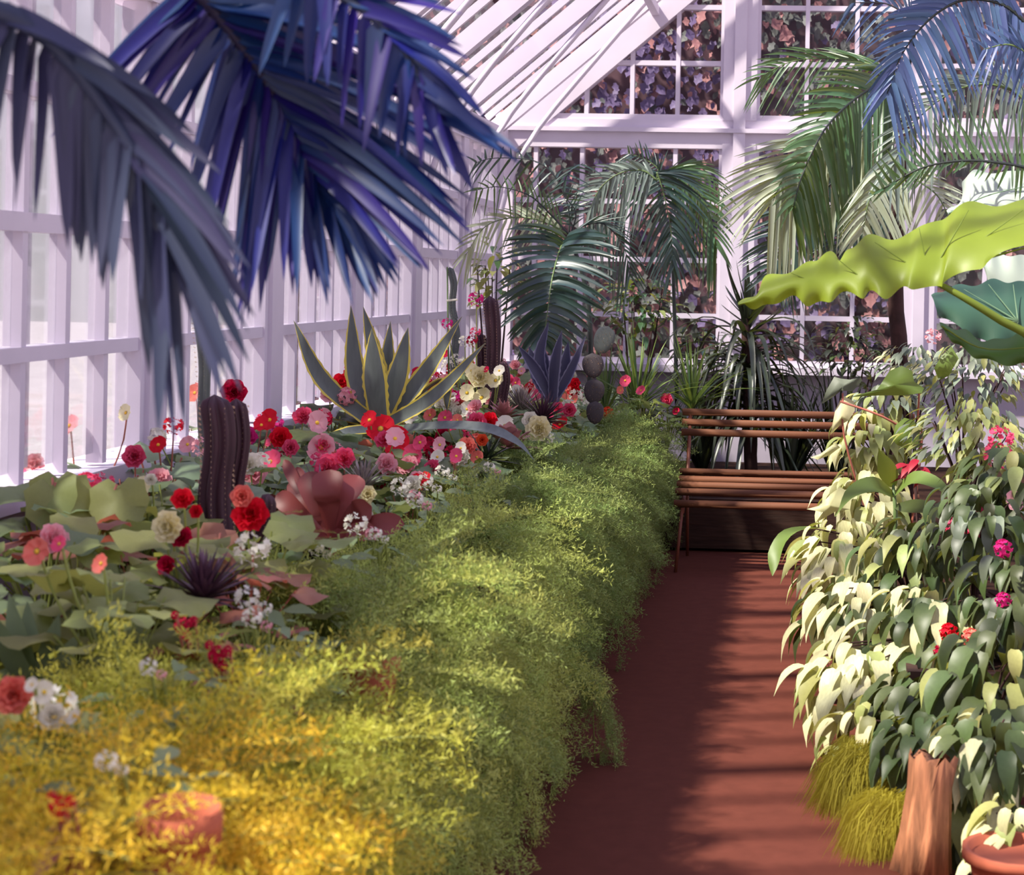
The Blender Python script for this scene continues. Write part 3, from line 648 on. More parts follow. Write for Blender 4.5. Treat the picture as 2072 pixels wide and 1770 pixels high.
def cactus(name, base, top, r, ribs, mt, label, cols=None, cat='cactus'):
    o = thing(name, base, label, cat)
    for (b, t, rr) in [(base, top, r)] + (cols or []):
        n = ribs * 6; H = 22; v = []; f = []; q = MB(); ax = t - b; L = ax.length; a = ax.normalized(); x = a.cross(V((0, 1, 0))).normalized(); y = a.cross(x)
        for i in range(H + 1):
            u = i / H; e = min(1, sqrt(max(0, 1 - max(0, (u * L - (L - rr)) / rr) ** 2)) + .02); c = b + ax * u - base + x * .01 * sin(u * 7)
            for k in range(n):
                an = 2 * pi * k / n; w = rr * e * (.66 + .34 * (0.5 + .5 * cos(an * ribs)) ** .6) * (1 + .03 * sin(u * 9))
                v.append(c + (x * cos(an) + y * sin(an)) * w)
        for i in range(H):
            for k in range(n): f.append((i * n + k, i * n + (k + 1) % n, (i + 1) * n + (k + 1) % n, (i + 1) * n + k))
        f.append(tuple(range(H * n, H * n + n)))
        cl_ = ob('column', mesh('column', v, f, mt), o)
        for k in range(ribs):
            an = 2 * pi * k / ribs; dr = x * cos(an) + y * sin(an)
            m_ = max(6, int(L / .016))
            for j in range(m_):
                u = (j + .5) / m_; 
                if u * L > L - rr * .5: continue
                c = b + ax * u - base + dr * rr * .98 * (1 + .03 * sin(u * 9))
                for s in (-1, 0, 1):
                    dd = (dr + a * .6 * s + y * random.uniform(-.3, .3)).normalized() * rr * .16
                    q.add([c + a * .0015, c - a * .0015, c + dd], [(0, 1, 2)])
        sp_ = ob('spines', q.mesh('spines', M['areole'], False), cl_); sp_['kind'] = 'stuff'
    return o
d = 5.15
cactus('column_cactus', at(440, 1075, d), at(438, 798, d), .052, 8, M['cactus'], 'ribbed purple-green column cactus with two stems, in front of the glass wall', [(at(478, 1060, d + .1), at(482, 806, d + .1), .032), (at(500, 1140, d - .3), at(548, 1000, d - .3), .024)])
cactus('slender_cactus', at(425, 950, 5.6), at(398, 600, 5.6), .022, 6, M['cactusg'], 'slender grey cactus rising above the ribbed purple one', [])
d = 9.3
cactus('column_cactus', at(1000, 840, d), at(993, 598, d), .043, 8, M['cactus'], 'tall dark column cactus beside the crimson geranium and the central palm', [(at(975, 830, d + .05), at(972, 672, d + .05), .033), (at(1022, 840, d - .1), at(1020, 730, d - .1), .024), (at(1000, 850, d - .2), at(1003, 750, d - .2), .026)])
o = cactus('snake_cactus', at(922, 760, 9.9), at(918, 640, 9.9), .026, 6, M['cactusg'], 'thin twisting snake cactus tied to a cane near the far end of the glass', [(at(920, 645, 9.9), at(912, 540, 9.9), .022)])
q = MB(); q.tube([at(908, 780, 9.88) - o.location, at(905, 540, 9.88) - o.location], .005, 6); ob('cane', q.mesh('cane', M['stalk']), o)
q = MB(); q.tube([at(904, 608, 9.87) - o.location, at(925, 606, 9.84) - o.location], .006, 6); ob('tie', q.mesh('tie', M['f_white']), o)
# prickly pear
d = 9.6; b0 = at(1200, 850, d)
op = thing('prickly_pear', b0, 'prickly pear with three stacked dark pads right of the blue agave', 'cactus')
for px, py, rx, rz, t in ((1202, 792, 21, 26, .1), (1200, 740, 22, 26, -.1), (1222, 688, 21, 30, .3), (1204, 835, 18, 24, 0)):
    c = at(px, py, d + random.uniform(-.03, .03)); s = FPX / d; v = []; f = []; n = 20; H = 10
    for i in range(H + 1):
        u = -1 + 2 * i / H
        for k in range(n):
            a = 2 * pi * k / n; rr = sqrt(max(0, 1 - u * u)) * .999 + .001; v.append(Matrix.Rotation(t, 3, 'Y') @ V((rx / s * rr * cos(a) * (1 + .15 * u), .014 * rr * sin(a), rz / s * u)) + c - b0)
    for i in range(H):
        for k in range(n): f.append((i * n + k, i * n + (k + 1) % n, (i + 1) * n + (k + 1) % n, (i + 1) * n + k))
    pd_ = ob('pad', mesh('pad', v, f, M['opuntia'] if py > 700 else M['cactusg']), op, None, 'striped grey top pad' if py < 700 else None)
    q = MB()
    for k in range(60):
        a = random.uniform(0, 2 * pi); u = sqrt(random.random()) * .95; p = c - b0 + Matrix.Rotation(t, 3, 'Y') @ V((rx / s * u * cos(a), -.014 * sqrt(1 - u * u) - .001, rz / s * u * sin(a)))
        q.add([p + V((.001, 0, 0)), p - V((.001, 0, 0)), p + V((random.uniform(-.006, .006), -.012, random.uniform(-.003, .01)))], [(0, 1, 2)])
    sp_ = ob('spines', q.mesh('spines', M['areole'], False), pd_); sp_['kind'] = 'stuff'

def rosette(name, c, n, ln, w, mt, label, cat, elr=(.3, 1.4), dr=.1, fold=.3, tilt=V((0, 0, 1)), wf=None, thick=.004):
    o = thing(name, c, label, cat)
    for i in range(n):
        a = i * 2.39996; e = elr[0] + (elr[1] - elr[0]) * (i / n) ** .8 + random.uniform(-.06, .06); l = ln * random.uniform(.8, 1.1) * (1 - .25 * i / n)
        L = [V((cos(a) * cos(e) * l * u, sin(a) * cos(e) * l * u, sin(e) * l * u - dr * l * u * u)) for u in [j / 6 for j in range(7)]]
        rot = V((0, 0, 1)).rotation_difference(tilt); L = [rot @ p for p in L]
        ob('leaf', ribbon(L, (wf or W_leaf)(w), None, fold, mt, 'leaf', 0, 0, thick), o)
    return o
rosette('spiky_rosette', at(412, 1212, 3.95), 80, .155, .0085, M['spiky'], 'dark purple spiky rosette plant below the red begonia on the left', 'succulent', (.1, 1.45), .05, .3, V((.1, -.2, 1)), W_blade, .003)
rosette('spiky_rosette', at(1055, 830, 9.3), 90, .17, .008, M['spikygrey'], 'grey hedgehog-like tuft of upright spiky leaves beside the tall column cactus', 'succulent', (.3, 1.5), .0, .3, V((0, -.1, 1)), W_blade, .003)
rosette('spiky_rosette', at(1098, 850, 9.0), 90, .19, .007, M['spiky'], 'dark spiky tuft with leaves leaning right, in front of the blue agave', 'succulent', (.1, 1.4), .0, .3, V((.25, -.5, .8)), W_blade, .003)
rosette('spiky_rosette', at(735, 985, 6.0), 60, .13, .006, M['spikygrey'], 'fine-pointed grey rosette behind the purple succulent, before the clay pot', 'succulent', (.3, 1.5), .05, .3, V((0, 0, 1)), W_blade, .003)
rosette('spiky_rosette', at(648, 1010, 5.9), 40, .16, .008, M['spiky'], 'low dark spiky rosette at the edge of the white flowers', 'succulent', (.1, 1.3), .05, .3, V((.4, 0, .8)), W_blade, .003)
rosette('spiky_rosette', at(985, 930, 7.4), 22, .17, .012, M['strap'], 'dark narrow-leaved rosette under the long drooping agave leaf', 'succulent', (.1, 1.3), .05, .3, V((.2, -.2, 1)), W_blade, .003)
Wsp = lambda w: (lambda t: w * max(.08, (.25 + .75 * sin(min(1, t * 1.15) * pi / 2) ** 1.3) * sqrt(max(0, 1 - max(0, (t - .62) / .38) ** 2.6))))
rosette('echeveria', at(1020, 845, 8.7), 22, .13, .021, M['echev'], 'mauve echeveria rosette at the foot of the tall column cactus', 'succulent', (.2, 1.4), 0, .3, V((0, -.2, 1)), W_leaf, .006)
rosette('echeveria', at(1030, 905, 7.9), 16, .15, .035, M['echev'], 'broad coppery echeveria under the white begonias', 'succulent', (.1, 1.3), 0, .3, V((.2, -.2, 1)), Wsp, .006)
# big purple succulent, leaf by leaf
d = 5.45; pb = at(668, 1085, d)
ps = thing('purple_succulent', pb, 'large-leaved red-purple succulent rosette behind the small white flowers', 'succulent')
for tip, w, dd in (((622, 955), .042, .05), ((668, 950), .055, .02), ((725, 962), .05, .06), ((752, 1025), .045, -.08), ((818, 1060), .04, -.1), ((590, 970), .035, .1), ((560, 1000), .035, 0), ((530, 1010), .035, .12), ((560, 1070), .04, -.05), ((600, 1090), .04, -.12), ((575, 930), .022, .15), ((600, 945), .022, .12), ((612, 1110), .04, -.2), ((700, 1110), .045, -.2), ((760, 1080), .035, -.15)):
    T = at(tip[0], tip[1], d + dd); B = at(668 + (tip[0] - 668) * .08, 1085, d); Mi = B.lerp(T, .55) + V((0, -.03, .015))
    spread_leaf(ps, [B, Mi, T], w, M['purple'], 0, 0, .3, .004, Wsp(w), 16, (T - B).cross(V((0, -1, .3 + random.uniform(-.2, .2)))))
# green bromeliads
for px, py, d, lab, n in ((1290, 830, 10.9, 'green bromeliad with stiff upright blades left of the bench, beneath the palms', 60), (1400, 830, 11.2, 'olive grassy strap-leaved plant just left of the screw pine', 50), (1225, 840, 11.2, 'narrow green grassy plant behind the prickly pear', 30)):
    o = thing('bromeliad', at(px, py, d), lab, 'bromeliad')
    for i in range(n):
        a = random.uniform(0, 2 * pi); ln = random.uniform(.35, .68); le = random.uniform(.1, 1.1)
        L = [V((cos(a) * le * ln * u * .8, sin(a) * .7 * ln * u * le, ln * u * (1.05 - le * .4) - .35 * ln * le * u * u)) for u in [j / 7 for j in range(8)]]
        ob('leaf', ribbon(L, W_blade(random.uniform(.009, .016)), None, .4, M['bromel'] if random.random() < .65 else M['palm'], 'leaf'), o)

# ================================================================== FLOWERS
def ruffle(name, w, l, mt, amp=.12, cup=.25, n=7):
    v = [(0, 0, 0)]; f = []
    for ring, rr in enumerate((.5, 1.0)):
        for k in range(n):
            a = -1.15 + 2.3 * k / (n - 1); rad = l * rr * (1 - .10 * abs(a)); v.append((w * 1.1 * rr * sin(a), rad * (.35 + .65 * cos(a)), cup * l * rr * rr + amp * l * (rr ** 2) * (-1) ** k * (.5 if ring == 0 else 1)))
    for k in range(n - 1): f.append((0, 1 + k, 2 + k)); f.append((1 + k, 1 + n + k, 2 + n + k, 2 + k))
    return mesh(name, v, f, mt)
COLS = ['red', 'crimson', 'pink', 'hotpink', 'palepink', 'white', 'cream', 'orange', 'salmon']
PET = {c: ruffle('petal', .55, 1.0, M['f_' + c]) for c in COLS}
PETR = {c: ruffle('petal', .75, 1.0, M['f_' + c], .08, .2) for c in COLS}
def centre_mesh():
    v = []; f = []; n = 8
    for i in range(5):
        for k in range(n): v.append((cos(2 * pi * k / n) * sin(pi * i / 8), sin(2 * pi * k / n) * sin(pi * i / 8), cos(pi * i / 8)))
    for i in range(4):
        for k in range(n): f.append((i * n + k, (i + 1) * n + k, (i + 1) * n + (k + 1) % n, i * n + (k + 1) % n))
    return mesh('flower_centre', v, f, M['yellow'])
CEN = centre_mesh()
def petals(kind, c, seed=0):
    """list of (mesh, matrix) for a unit-radius flower facing +Z"""
    rnd = random.Random(seed); out = []
    if kind == 'double':
        for ring, (n, r, tl) in enumerate(((6, 1.0, .15), (6, .9, .55), (5, .75, .95), (4, .55, 1.25))):
            for k in range(n):
                a = 2 * pi * (k + .5 * ring) / n + rnd.uniform(-.15, .15)
                dr = V((cos(a) * cos(tl), sin(a) * cos(tl), sin(tl))); out.append((PET[c], ori(V((0, 0, .04 * ring)), dr, V((-cos(a) * .6, -sin(a) * .6, 1)), r)))
    elif kind == 'single':
        for k in range(4 if seed % 2 else 5):
            a = 2 * pi * k / (4 if seed % 2 else 5); out.append((PETR[c], ori(V((0, 0, 0)), V((cos(a), sin(a), .12)), V((0, 0, 1)), .95 if k % 2 else .8)))
        out.append((CEN, Matrix.Scale(.17, 4)))
    elif kind == 'pom':
        for k in range(26):
            z = 1 - 1.6 * (k + .5) / 26; a = k * 2.4; rr = sqrt(max(0, 1 - z * z)); p = V((cos(a) * rr, sin(a) * rr, z)) * .62; out.append((PET[c], ori(p, V((cos(a * 1.7), sin(a * 1.7), .3)).cross(p).normalized() + p * .3, p, .45)))
    elif kind == 'cluster':
        for k in range(12):
            z = 1 - 1.3 * (k + .5) / 12; a = k * 2.4; rr = sqrt(max(0, 1 - z * z)); p = V((cos(a) * rr, sin(a) * rr, z * .8)) * .7
            x = p.cross(V((0, 0, 1))).normalized() if k else V((1, 0, 0))
            for s in (1, -1): out.append((PETR[c], ori(p, x * s, p, .48)))
            out.append((PETR[c], ori(p, x.cross(p).normalized(), p, .46)))
    return out
FM = {}
def flower_mesh(kind, c, seed=0):
    key = (kind, c, seed)
    if key not in FM:
        q = MB()
        for me, mt in petals(kind, c, seed): q.add([mt @ v.co for v in me.vertices], [tuple(p.vertices) for p in me.polygons], 1 if me is CEN else 0)
        FM[key] = q.mesh('flower', [M['f_' + c], M['yellow']])
    return FM[key]
def leafmesh(kind, mt):
    if kind == 'round':
        n = 18; v = [(0, .35, -.05)]
        for ring, q in enumerate((.55, 1)):
            for k in range(n):
                a = 2 * pi * k / n; r = (.55 - .18 * exp(-((a - pi) / .35) ** 2) + .12 * exp(-(min(a, 2 * pi - a) / .5) ** 2)) * q * (1 + .05 * (-1) ** k * ring)
                v.append((r * sin(a) * 1.0, .35 + r * cos(a), .09 * q * sin(3 * a + 1) * q - .10 * q * q + .02 * (-1) ** k * ring))
        f = [(0, 1 + k, 1 + (k + 1) % n) for k in range(n)] + [(1 + k, 1 + n + k, 1 + n + (k + 1) % n, 1 + (k + 1) % n) for k in range(n)]
        return mesh('leaf', v, f, mt)
    if kind == 'ovate':
        pts = [V((0, u, .16 * u - .42 * u * u)) for u in [j / 8 for j in range(9)]]
        return ribbon(pts, lambda t: .24 * max(.01, sin(pi * min(1, t + .03) ** .75) ** .85) * (1 - .3 * t), V((1, 0, 0)), .25, mt, 'leaf')
    if kind == 'drape':
        pts = [V((.03 * sin(u * 4), u * .9 - .1 * u * u, .1 * u - .62 * u * u)) for u in [j / 9 for j in range(10)]]
        return ribbon(pts, lambda t: .20 * max(.008, sin(pi * min(1, t + .05) ** .62) ** .9) * (1 + .06 * sin(t * 14)), V((1, 0, 0)), .30, mt, 'leaf')
    if kind == 'small':
        pts = [V((0, u, .12 * u - .3 * u * u)) for u in [j / 4 for j in range(5)]]
        return ribbon(pts, lambda t: .22 * max(.02, sin(pi * min(1, t + .06))), V((1, 0, 0)), .25, mt, 'leaf')
LF = {}
def leafm(kind, mk):
    if (kind, mk) not in LF: LF[kind, mk] = leafmesh(kind, M[mk])
    return LF[kind, mk]
# plant prototypes: lists of leaf matrices plus one branching stem mesh
PROTO = []
def proto(n, h, r, ls, seed, el=.35):
    rnd = random.Random(seed); L = []; q = MB()
    for i in range(n):
        a = i * 2.4 + rnd.uniform(-.3, .3); t = (i + .5) / n; rad = r * sqrt(t) * rnd.uniform(.8, 1.1); z = h * (1.02 - .55 * t * t) * rnd.uniform(.85, 1.05)
        p = V((cos(a) * rad, sin(a) * rad, z)); d = V((cos(a), sin(a), rnd.uniform(-.5, .25) * el * 2)); nrm = V((cos(a) * .5, sin(a) * .5 - .25, 1)) + V((rnd.gauss(0, .3), rnd.gauss(0, .3), 0))
        L.append(ori(p, d, nrm, ls * rnd.uniform(.7, 1.2)))
        q.tube(bez([V((0, 0, 0)), V((p.x * .35, p.y * .35, z * .6)), p], 5), .0028, 4, 0, False)
    return L, q
for i in range(6): PROTO.append(proto(20, .40, .18, .105, 50 + i))
STEM = {}
def begonia(loc, label, leafk, mk, pr_, sc, flowers, stemm='stemgreen', group=None, cat='begonia', name='begonia'):
    """flowers: list of (kind, colour, offset vector or None, radius)"""
    o = thing(name, loc, label, cat, group); L, q = PROTO[pr_]
    if (pr_, stemm) not in STEM: STEM[pr_, stemm] = q.mesh('stem', M[stemm])
    rz = Matrix.Rotation(random.uniform(0, 6.28), 4, 'Z') @ Matrix.Scale(sc, 4)
    ob('stem', STEM[pr_, stemm], o, rz)
    for i, mt in enumerate(L):
        if loc.x + (rz @ mt).translation.x < XL + .17: continue
        ob('leaf', leafm(leafk, mk if random.random() < .85 else ('beg_mid' if leafk == 'round' else 'pale2')), o, rz @ mt)
    for (k, c, off, r) in flowers:
        if off is None:
            a = random.uniform(0, 6.28); off = V((cos(a), sin(a) - .3, 0)) * random.uniform(.02, .14) * sc; off.z = random.uniform(.36, .50) * sc
        nrm = V((random.gauss(0, .35), -1 + random.gauss(0, .25), random.uniform(.2, .9))); sx = nrm.cross(V((0, 0, 1))).normalized()
        ob('flower', flower_mesh(k, c, random.randint(0, 3)), o, ori(off, nrm.cross(sx), nrm, r))
        mb = MB(); mb.tube(bez([V((off.x * .3, off.y * .3 + .02, off.z * .45)), V((off.x * .7, off.y * .7 + .02, off.z * .8)), off], 5), .003, 5); ob('flower_stalk', mb.mesh('flower_stalk', M[stemm]), o)
    return o
TOPZ = 1.10
def hero(px, py, kind, c, rpx, label, z=None, leafk='round', mk='beg_mid', extra=(), name='begonia', cat='begonia', stemm='stemgreen', low=.62, sub=True, pr_=None, nrm=None, dep=None):
    """a flowering plant whose chosen bloom shows at a pixel"""
    p = at(px, py, dep) if dep else onz(px, py, z or TOPZ); s = FPX / p.y; r = rpx / s
    base = V((p.x, p.y + .06, low)); o = thing(name, base, label, cat)
    L, q = PROTO[pr_ if pr_ is not None else random.randint(0, 5)]; i0 = [k for k in range(6) if PROTO[k][0] is L][0]
    if (i0, stemm) not in STEM: STEM[i0, stemm] = q.mesh('stem', M[stemm])
    sc = max(.55, min(1.05, (p.z - low - .04) / .42)); rz = Matrix.Translation((0, .04, 0)) @ Matrix.Rotation(random.uniform(0, 6.28), 4, 'Z') @ Matrix.Scale(sc, 4)
    ob('stem', STEM[i0, stemm], o, rz)
    for mt in L: ob('leaf', leafm(leafk, mk), o, rz @ mt)
    for (fx, fy, fk, fc, fr) in [(px, py, kind, c, rpx)] + list(extra):
        pt = at(fx, fy, p.y + random.uniform(-.03, .02)) - base; rr = fr / s
        nr = nrm or V((random.gauss(0, .25), -1, random.uniform(.1, .7))); sx = nr.cross(V((0, 0, 1))).normalized(); mt = ori(pt, nr.cross(sx), nr, rr)
        if sub and fr > 14:
            rg = MB(); rg.tube([V((0, 0, -.25)), V((0, 0, .05))], [.12, .2], 8); fl_ = ob('flower', rg.mesh('flower_base', M[stemm]), o, mt)
            for me, pm_ in petals(fk, fc, random.randint(0, 3)): ob('flower_centre' if me is CEN else 'petal', me, fl_, pm_)
        else: ob('flower', flower_mesh(fk, fc, random.randint(0, 3)), o, mt)
        mb = MB(); mb.tube(bez([V((pt.x * .4, pt.y * .4 + .04, pt.z * .5)), V((pt.x * .85, pt.y * .85 + .03, pt.z * .8)), pt + V((0, .01, 0))], 6), .0032, 5); ob('flower_stalk', mb.mesh('flower_stalk', M[stemm]), o)
    return o
hero(508, 1045, 'double', 'red', 42, 'begonia with a big ruffled scarlet bloom right of the ribbed purple cactus', extra=[(490, 1005, 'double', 'salmon', 26)], mk='beg_near')
hero(472, 795, 'double', 'crimson', 30, 'begonia with one crimson double bloom just above the ribbed purple cactus', z=1.22, mk='beg_far')
hero(650, 848, 'pom', 'crimson', 26, 'crimson-flowered geranium left of the variegated agave pot', mk='beg_far', name='geranium', cat='geranium')
hero(770, 868, 'single', 'red', 34, 'begonia with large red blooms spilling in front of the variegated agave', mk='beg_mid', extra=[(800, 893, 'single', 'red', 36), (835, 922, 'single', 'pink', 26), (850, 895, 'single', 'pink', 18), (748, 850, 'single', 'red', 22)])
hero(690, 776, 'double', 'red', 22, 'red and crimson flowered begonia behind the left leaves of the variegated agave', z=1.16, mk='beg_far', extra=[(713, 750, 'pom', 'crimson', 20), (712, 790, 'single', 'hotpink', 12)])
hero(972, 765, 'double', 'cream', 26, 'begonia with a tall cluster of creamy white blooms before the tall column cactus', z=1.2, mk='beg_mid', extra=[(945, 795, 'single', 'cream', 20), (975, 805, 'single', 'cream', 25), (1003, 770, 'single', 'cream', 20), (1010, 750, 'single', 'white', 14), (945, 828, 'single', 'white', 18), (955, 750, 'single', 'cream', 18)])
hero(1092, 868, 'double', 'cream', 30, 'begonia with one ruffled cream bloom at the top edge of the ferns', z=1.0, mk='beg_mid', extra=[(1075, 850, 'double', 'white', 20), (1110, 885, 'cluster', 'white', 14)])
hero(1022, 862, 'single', 'white', 24, 'begonia with a flat white bloom with a yellow centre beside the mauve echeveria', z=1.02, mk='beg_mid', extra=[(1000, 870, 'single', 'white', 12)])
hero(963, 605, 'pom', 'hotpink', 18, 'tall geranium with a magenta flower head rising left of the dark column cactus', dep=9.1, mk='beg_far', extra=[(905, 655, 'pom', 'hotpink', 14), (962, 672, 'pom', 'pink', 13), (955, 690, 'pom', 'crimson', 14)], name='geranium', cat='geranium')
hero(345, 1065, 'double', 'cream', 38, 'begonia with a large pale bloom marked with red at the left of the cactus foot', mk='beg_near', extra=[(370, 1090, 'double', 'crimson', 26), (370, 1012, 'double', 'red', 26), (340, 1145, 'double', 'crimson', 24), (398, 1035, 'double', 'red', 16)])
hero(205, 1140, 'single', 'salmon', 24, 'begonia with small red and white blooms near the left edge', mk='beg_near', extra=[(75, 1115, 'single', 'salmon', 34), (120, 1100, 'single', 'pink', 20)])
hero(290, 985, 'single', 'cream', 24, 'begonia with yellowish white hanging blooms left of the purple cactus', mk='beg_near', extra=[(272, 1005, 'single', 'cream', 16), (305, 970, 'double', 'white', 14)])
hero(140, 862, 'single', 'palepink', 28, 'pale pink begonia leaning on the glass near the left edge', z=1.2, mk='beg_far', stemm='stemred', extra=[(75, 940, 'double', 'palepink', 26), (255, 835, 'single', 'cream', 20), (60, 945, 'single', 'pink', 18)])
hero(395, 795, 'single', 'salmon', 24, 'salmon begonia just left of the ribbed purple cactus', z=1.2, mk='beg_far', stemm='stemred', extra=[(390, 925, 'single', 'salmon', 20), (270, 925, 'single', 'palepink', 26)])
hero(650, 905, 'single', 'palepink', 34, 'begonia with a large translucent pale pink bloom before the clay pot', z=1.06, mk='beg_mid', extra=[(665, 925, 'single', 'salmon', 22), (535, 945, 'single', 'orange', 16), (500, 905, 'single', 'salmon', 18)])
hero(30, 1405, 'double', 'salmon', 44, 'begonia with a blurred pink-red bloom at the left edge, low in the picture', z=.98, mk='beg_near', extra=[(90, 1400, 'single', 'white', 28), (65, 1385, 'single', 'white', 18), (110, 1450, 'double', 'white', 32), (150, 1450, 'single', 'white', 20)])
hero(745, 1000, 'double', 'cream', 20, 'begonia with a stalk of yellowish white blooms at the purple succulent', z=1.0, mk='beg_mid', extra=[(735, 1025, 'single', 'cream', 22), (745, 1045, 'single', 'white', 16)], pr_=1)
for (px, py, rp, lab) in ((810, 985, 24, 'small white-flowered bedding plant left of the ferns, below the red blooms'), (860, 975, 20, 'small white-flowered bedding plant touching the drooping agave leaf'), (720, 1060, 28, 'small white-flowered bedding plant in front of the purple succulent'),
                          (760, 1080, 16, 'tiny white-flowered plant at the tip of the purple succulent'), (640, 1110, 18, 'sprig of pinkish white flowers in front of the purple succulent'), (895, 955, 18, 'white and pink flowered plant at the fern edge near the drooping agave leaf'),
                          (500, 1210, 30, 'pale creamy-flowered sprig right of the dark spiky rosette'), (510, 1250, 24, 'second pale creamy sprig, just below the one by the spiky rosette'), (840, 1010, 20, 'small white-flowered bedding plant where the ferns begin'),
                          (1165, 800, 16, 'small white cluster beside the scarlet bloom at the far end'), (1190, 820, 14, 'small white cluster under the prickly pear'), (940, 690, 14, 'small pale cluster under the magenta geranium'), (925, 730, 18, 'pale pink cluster behind the drooping tips of the agave'),
                          (300, 1350, 22, 'pale pink bloom low among the near ferns'), (215, 1540, 26, 'blurred white bloom among the golden near ferns'), (990, 945, 14, 'tiny white cluster above the middle ferns')):
    z = .98 if py > 940 else 1.05
    hero(px, py, 'pom', 'white', rp, lab, z=z, dep=(10.4 if px in (1190, 1165) else 9.6 if px in (940, 925) else None), leafk='small', mk='beg_mid', name='bedding_plant', cat='flowering plant', sub=False, extra=[(px + rp * 1.2, py + rp * .7, 'pom', 'white' if px % 3 else 'palepink', rp * .6)], pr_=2)
for (px, py, rp, c, lab) in ((370, 1265, 20, 'crimson', 'small plant with red beaded blossom sprays beneath the spiky rosette'), (440, 1325, 22, 'crimson', 'red beaded blossom spray at the edge of the near ferns'), (120, 1630, 24, 'red', 'blurred red blossom low in the bottom left corner')):
    hero(px, py, 'cluster', c, rp, lab, z=.96, leafk='small', mk='beg_red', name='bedding_plant', cat='flowering plant', sub=False, extra=[(px + 22, py - 8, 'cluster', c, rp * .6), (px - 16, py - 20, 'cluster', c, rp * .5), (px + 10, py + 22, 'cluster', c, rp * .6)], stemm='stemred', pr_=3)
hero(1161, 787, 'double', 'red', 18, 'begonia with a scarlet bloom right of the blue agave', z=1.03, mk='beg_mid', extra=[(1163, 775, 'double', 'red', 12)])
hero(1152, 830, 'double', 'pink', 16, 'pink and white begonia at the far crest of the ferns', z=.98, mk='beg_mid')
hero(1297, 790, 'single', 'pink', 12, 'pink begonia far along the bed near the bench', dep=10.6, mk='beg_mid', extra=[(1265, 770, 'single', 'pink', 14), (1255, 790, 'single', 'salmon', 10), (1230, 835, 'cluster', 'orange', 14)])
hero(1350, 808, 'double', 'pink', 14, 'pink begonia drooping beside the bench back', dep=10.9, mk='midleaf', extra=[(1368, 832, 'single', 'crimson', 9), (1300, 800, 'single', 'pink', 8)])
hero(915, 802, 'pom', 'hotpink', 20, 'magenta-flowered begonia behind the right leaves of the variegated agave', z=1.1, mk='beg_mid', extra=[(985, 748, 'single', 'crimson', 8)])
hero(965, 855, 'double', 'pink', 22, 'pink begonia above the long drooping agave leaf', z=1.05, mk='beg_mid', extra=[(900, 845, 'single', 'pink', 18), (870, 840, 'single', 'salmon', 16), (925, 850, 'single', 'salmon', 14)])
hero(945, 905, 'double', 'salmon', 22, 'coral begonia beneath the long drooping agave leaf', z=1.0, mk='beg_mid', extra=[(965, 925, 'single', 'salmon', 16), (890, 900, 'single', 'palepink', 18), (920, 930, 'single', 'salmon', 14), (975, 890, 'double', 'orange', 14)])
hero(840, 735, 'double', 'crimson', 14, 'crimson begonia behind the agave along the glass', z=1.14, mk='beg_far', extra=[(855, 730, 'single', 'red', 12), (900, 715, 'single', 'crimson', 10), (820, 750, 'single', 'salmon', 14)])
CLEAR = [at(412, 1212, 3.95), at(60, 1330, 3.7), at(668, 1060, 5.45), at(735, 985, 6.0), at(730, 910, 7.6), at(440, 1000, 5.15), at(1040, 850, 8.8), at(1098, 840, 9.0), at(590, 1010, 5.6)]
def clear(x, y):
    for c in CLEAR:
        t = y / c.y
        if c.y - .55 < y < c.y + .12 and abs(x - c.x * t) < .15: return True
    return False
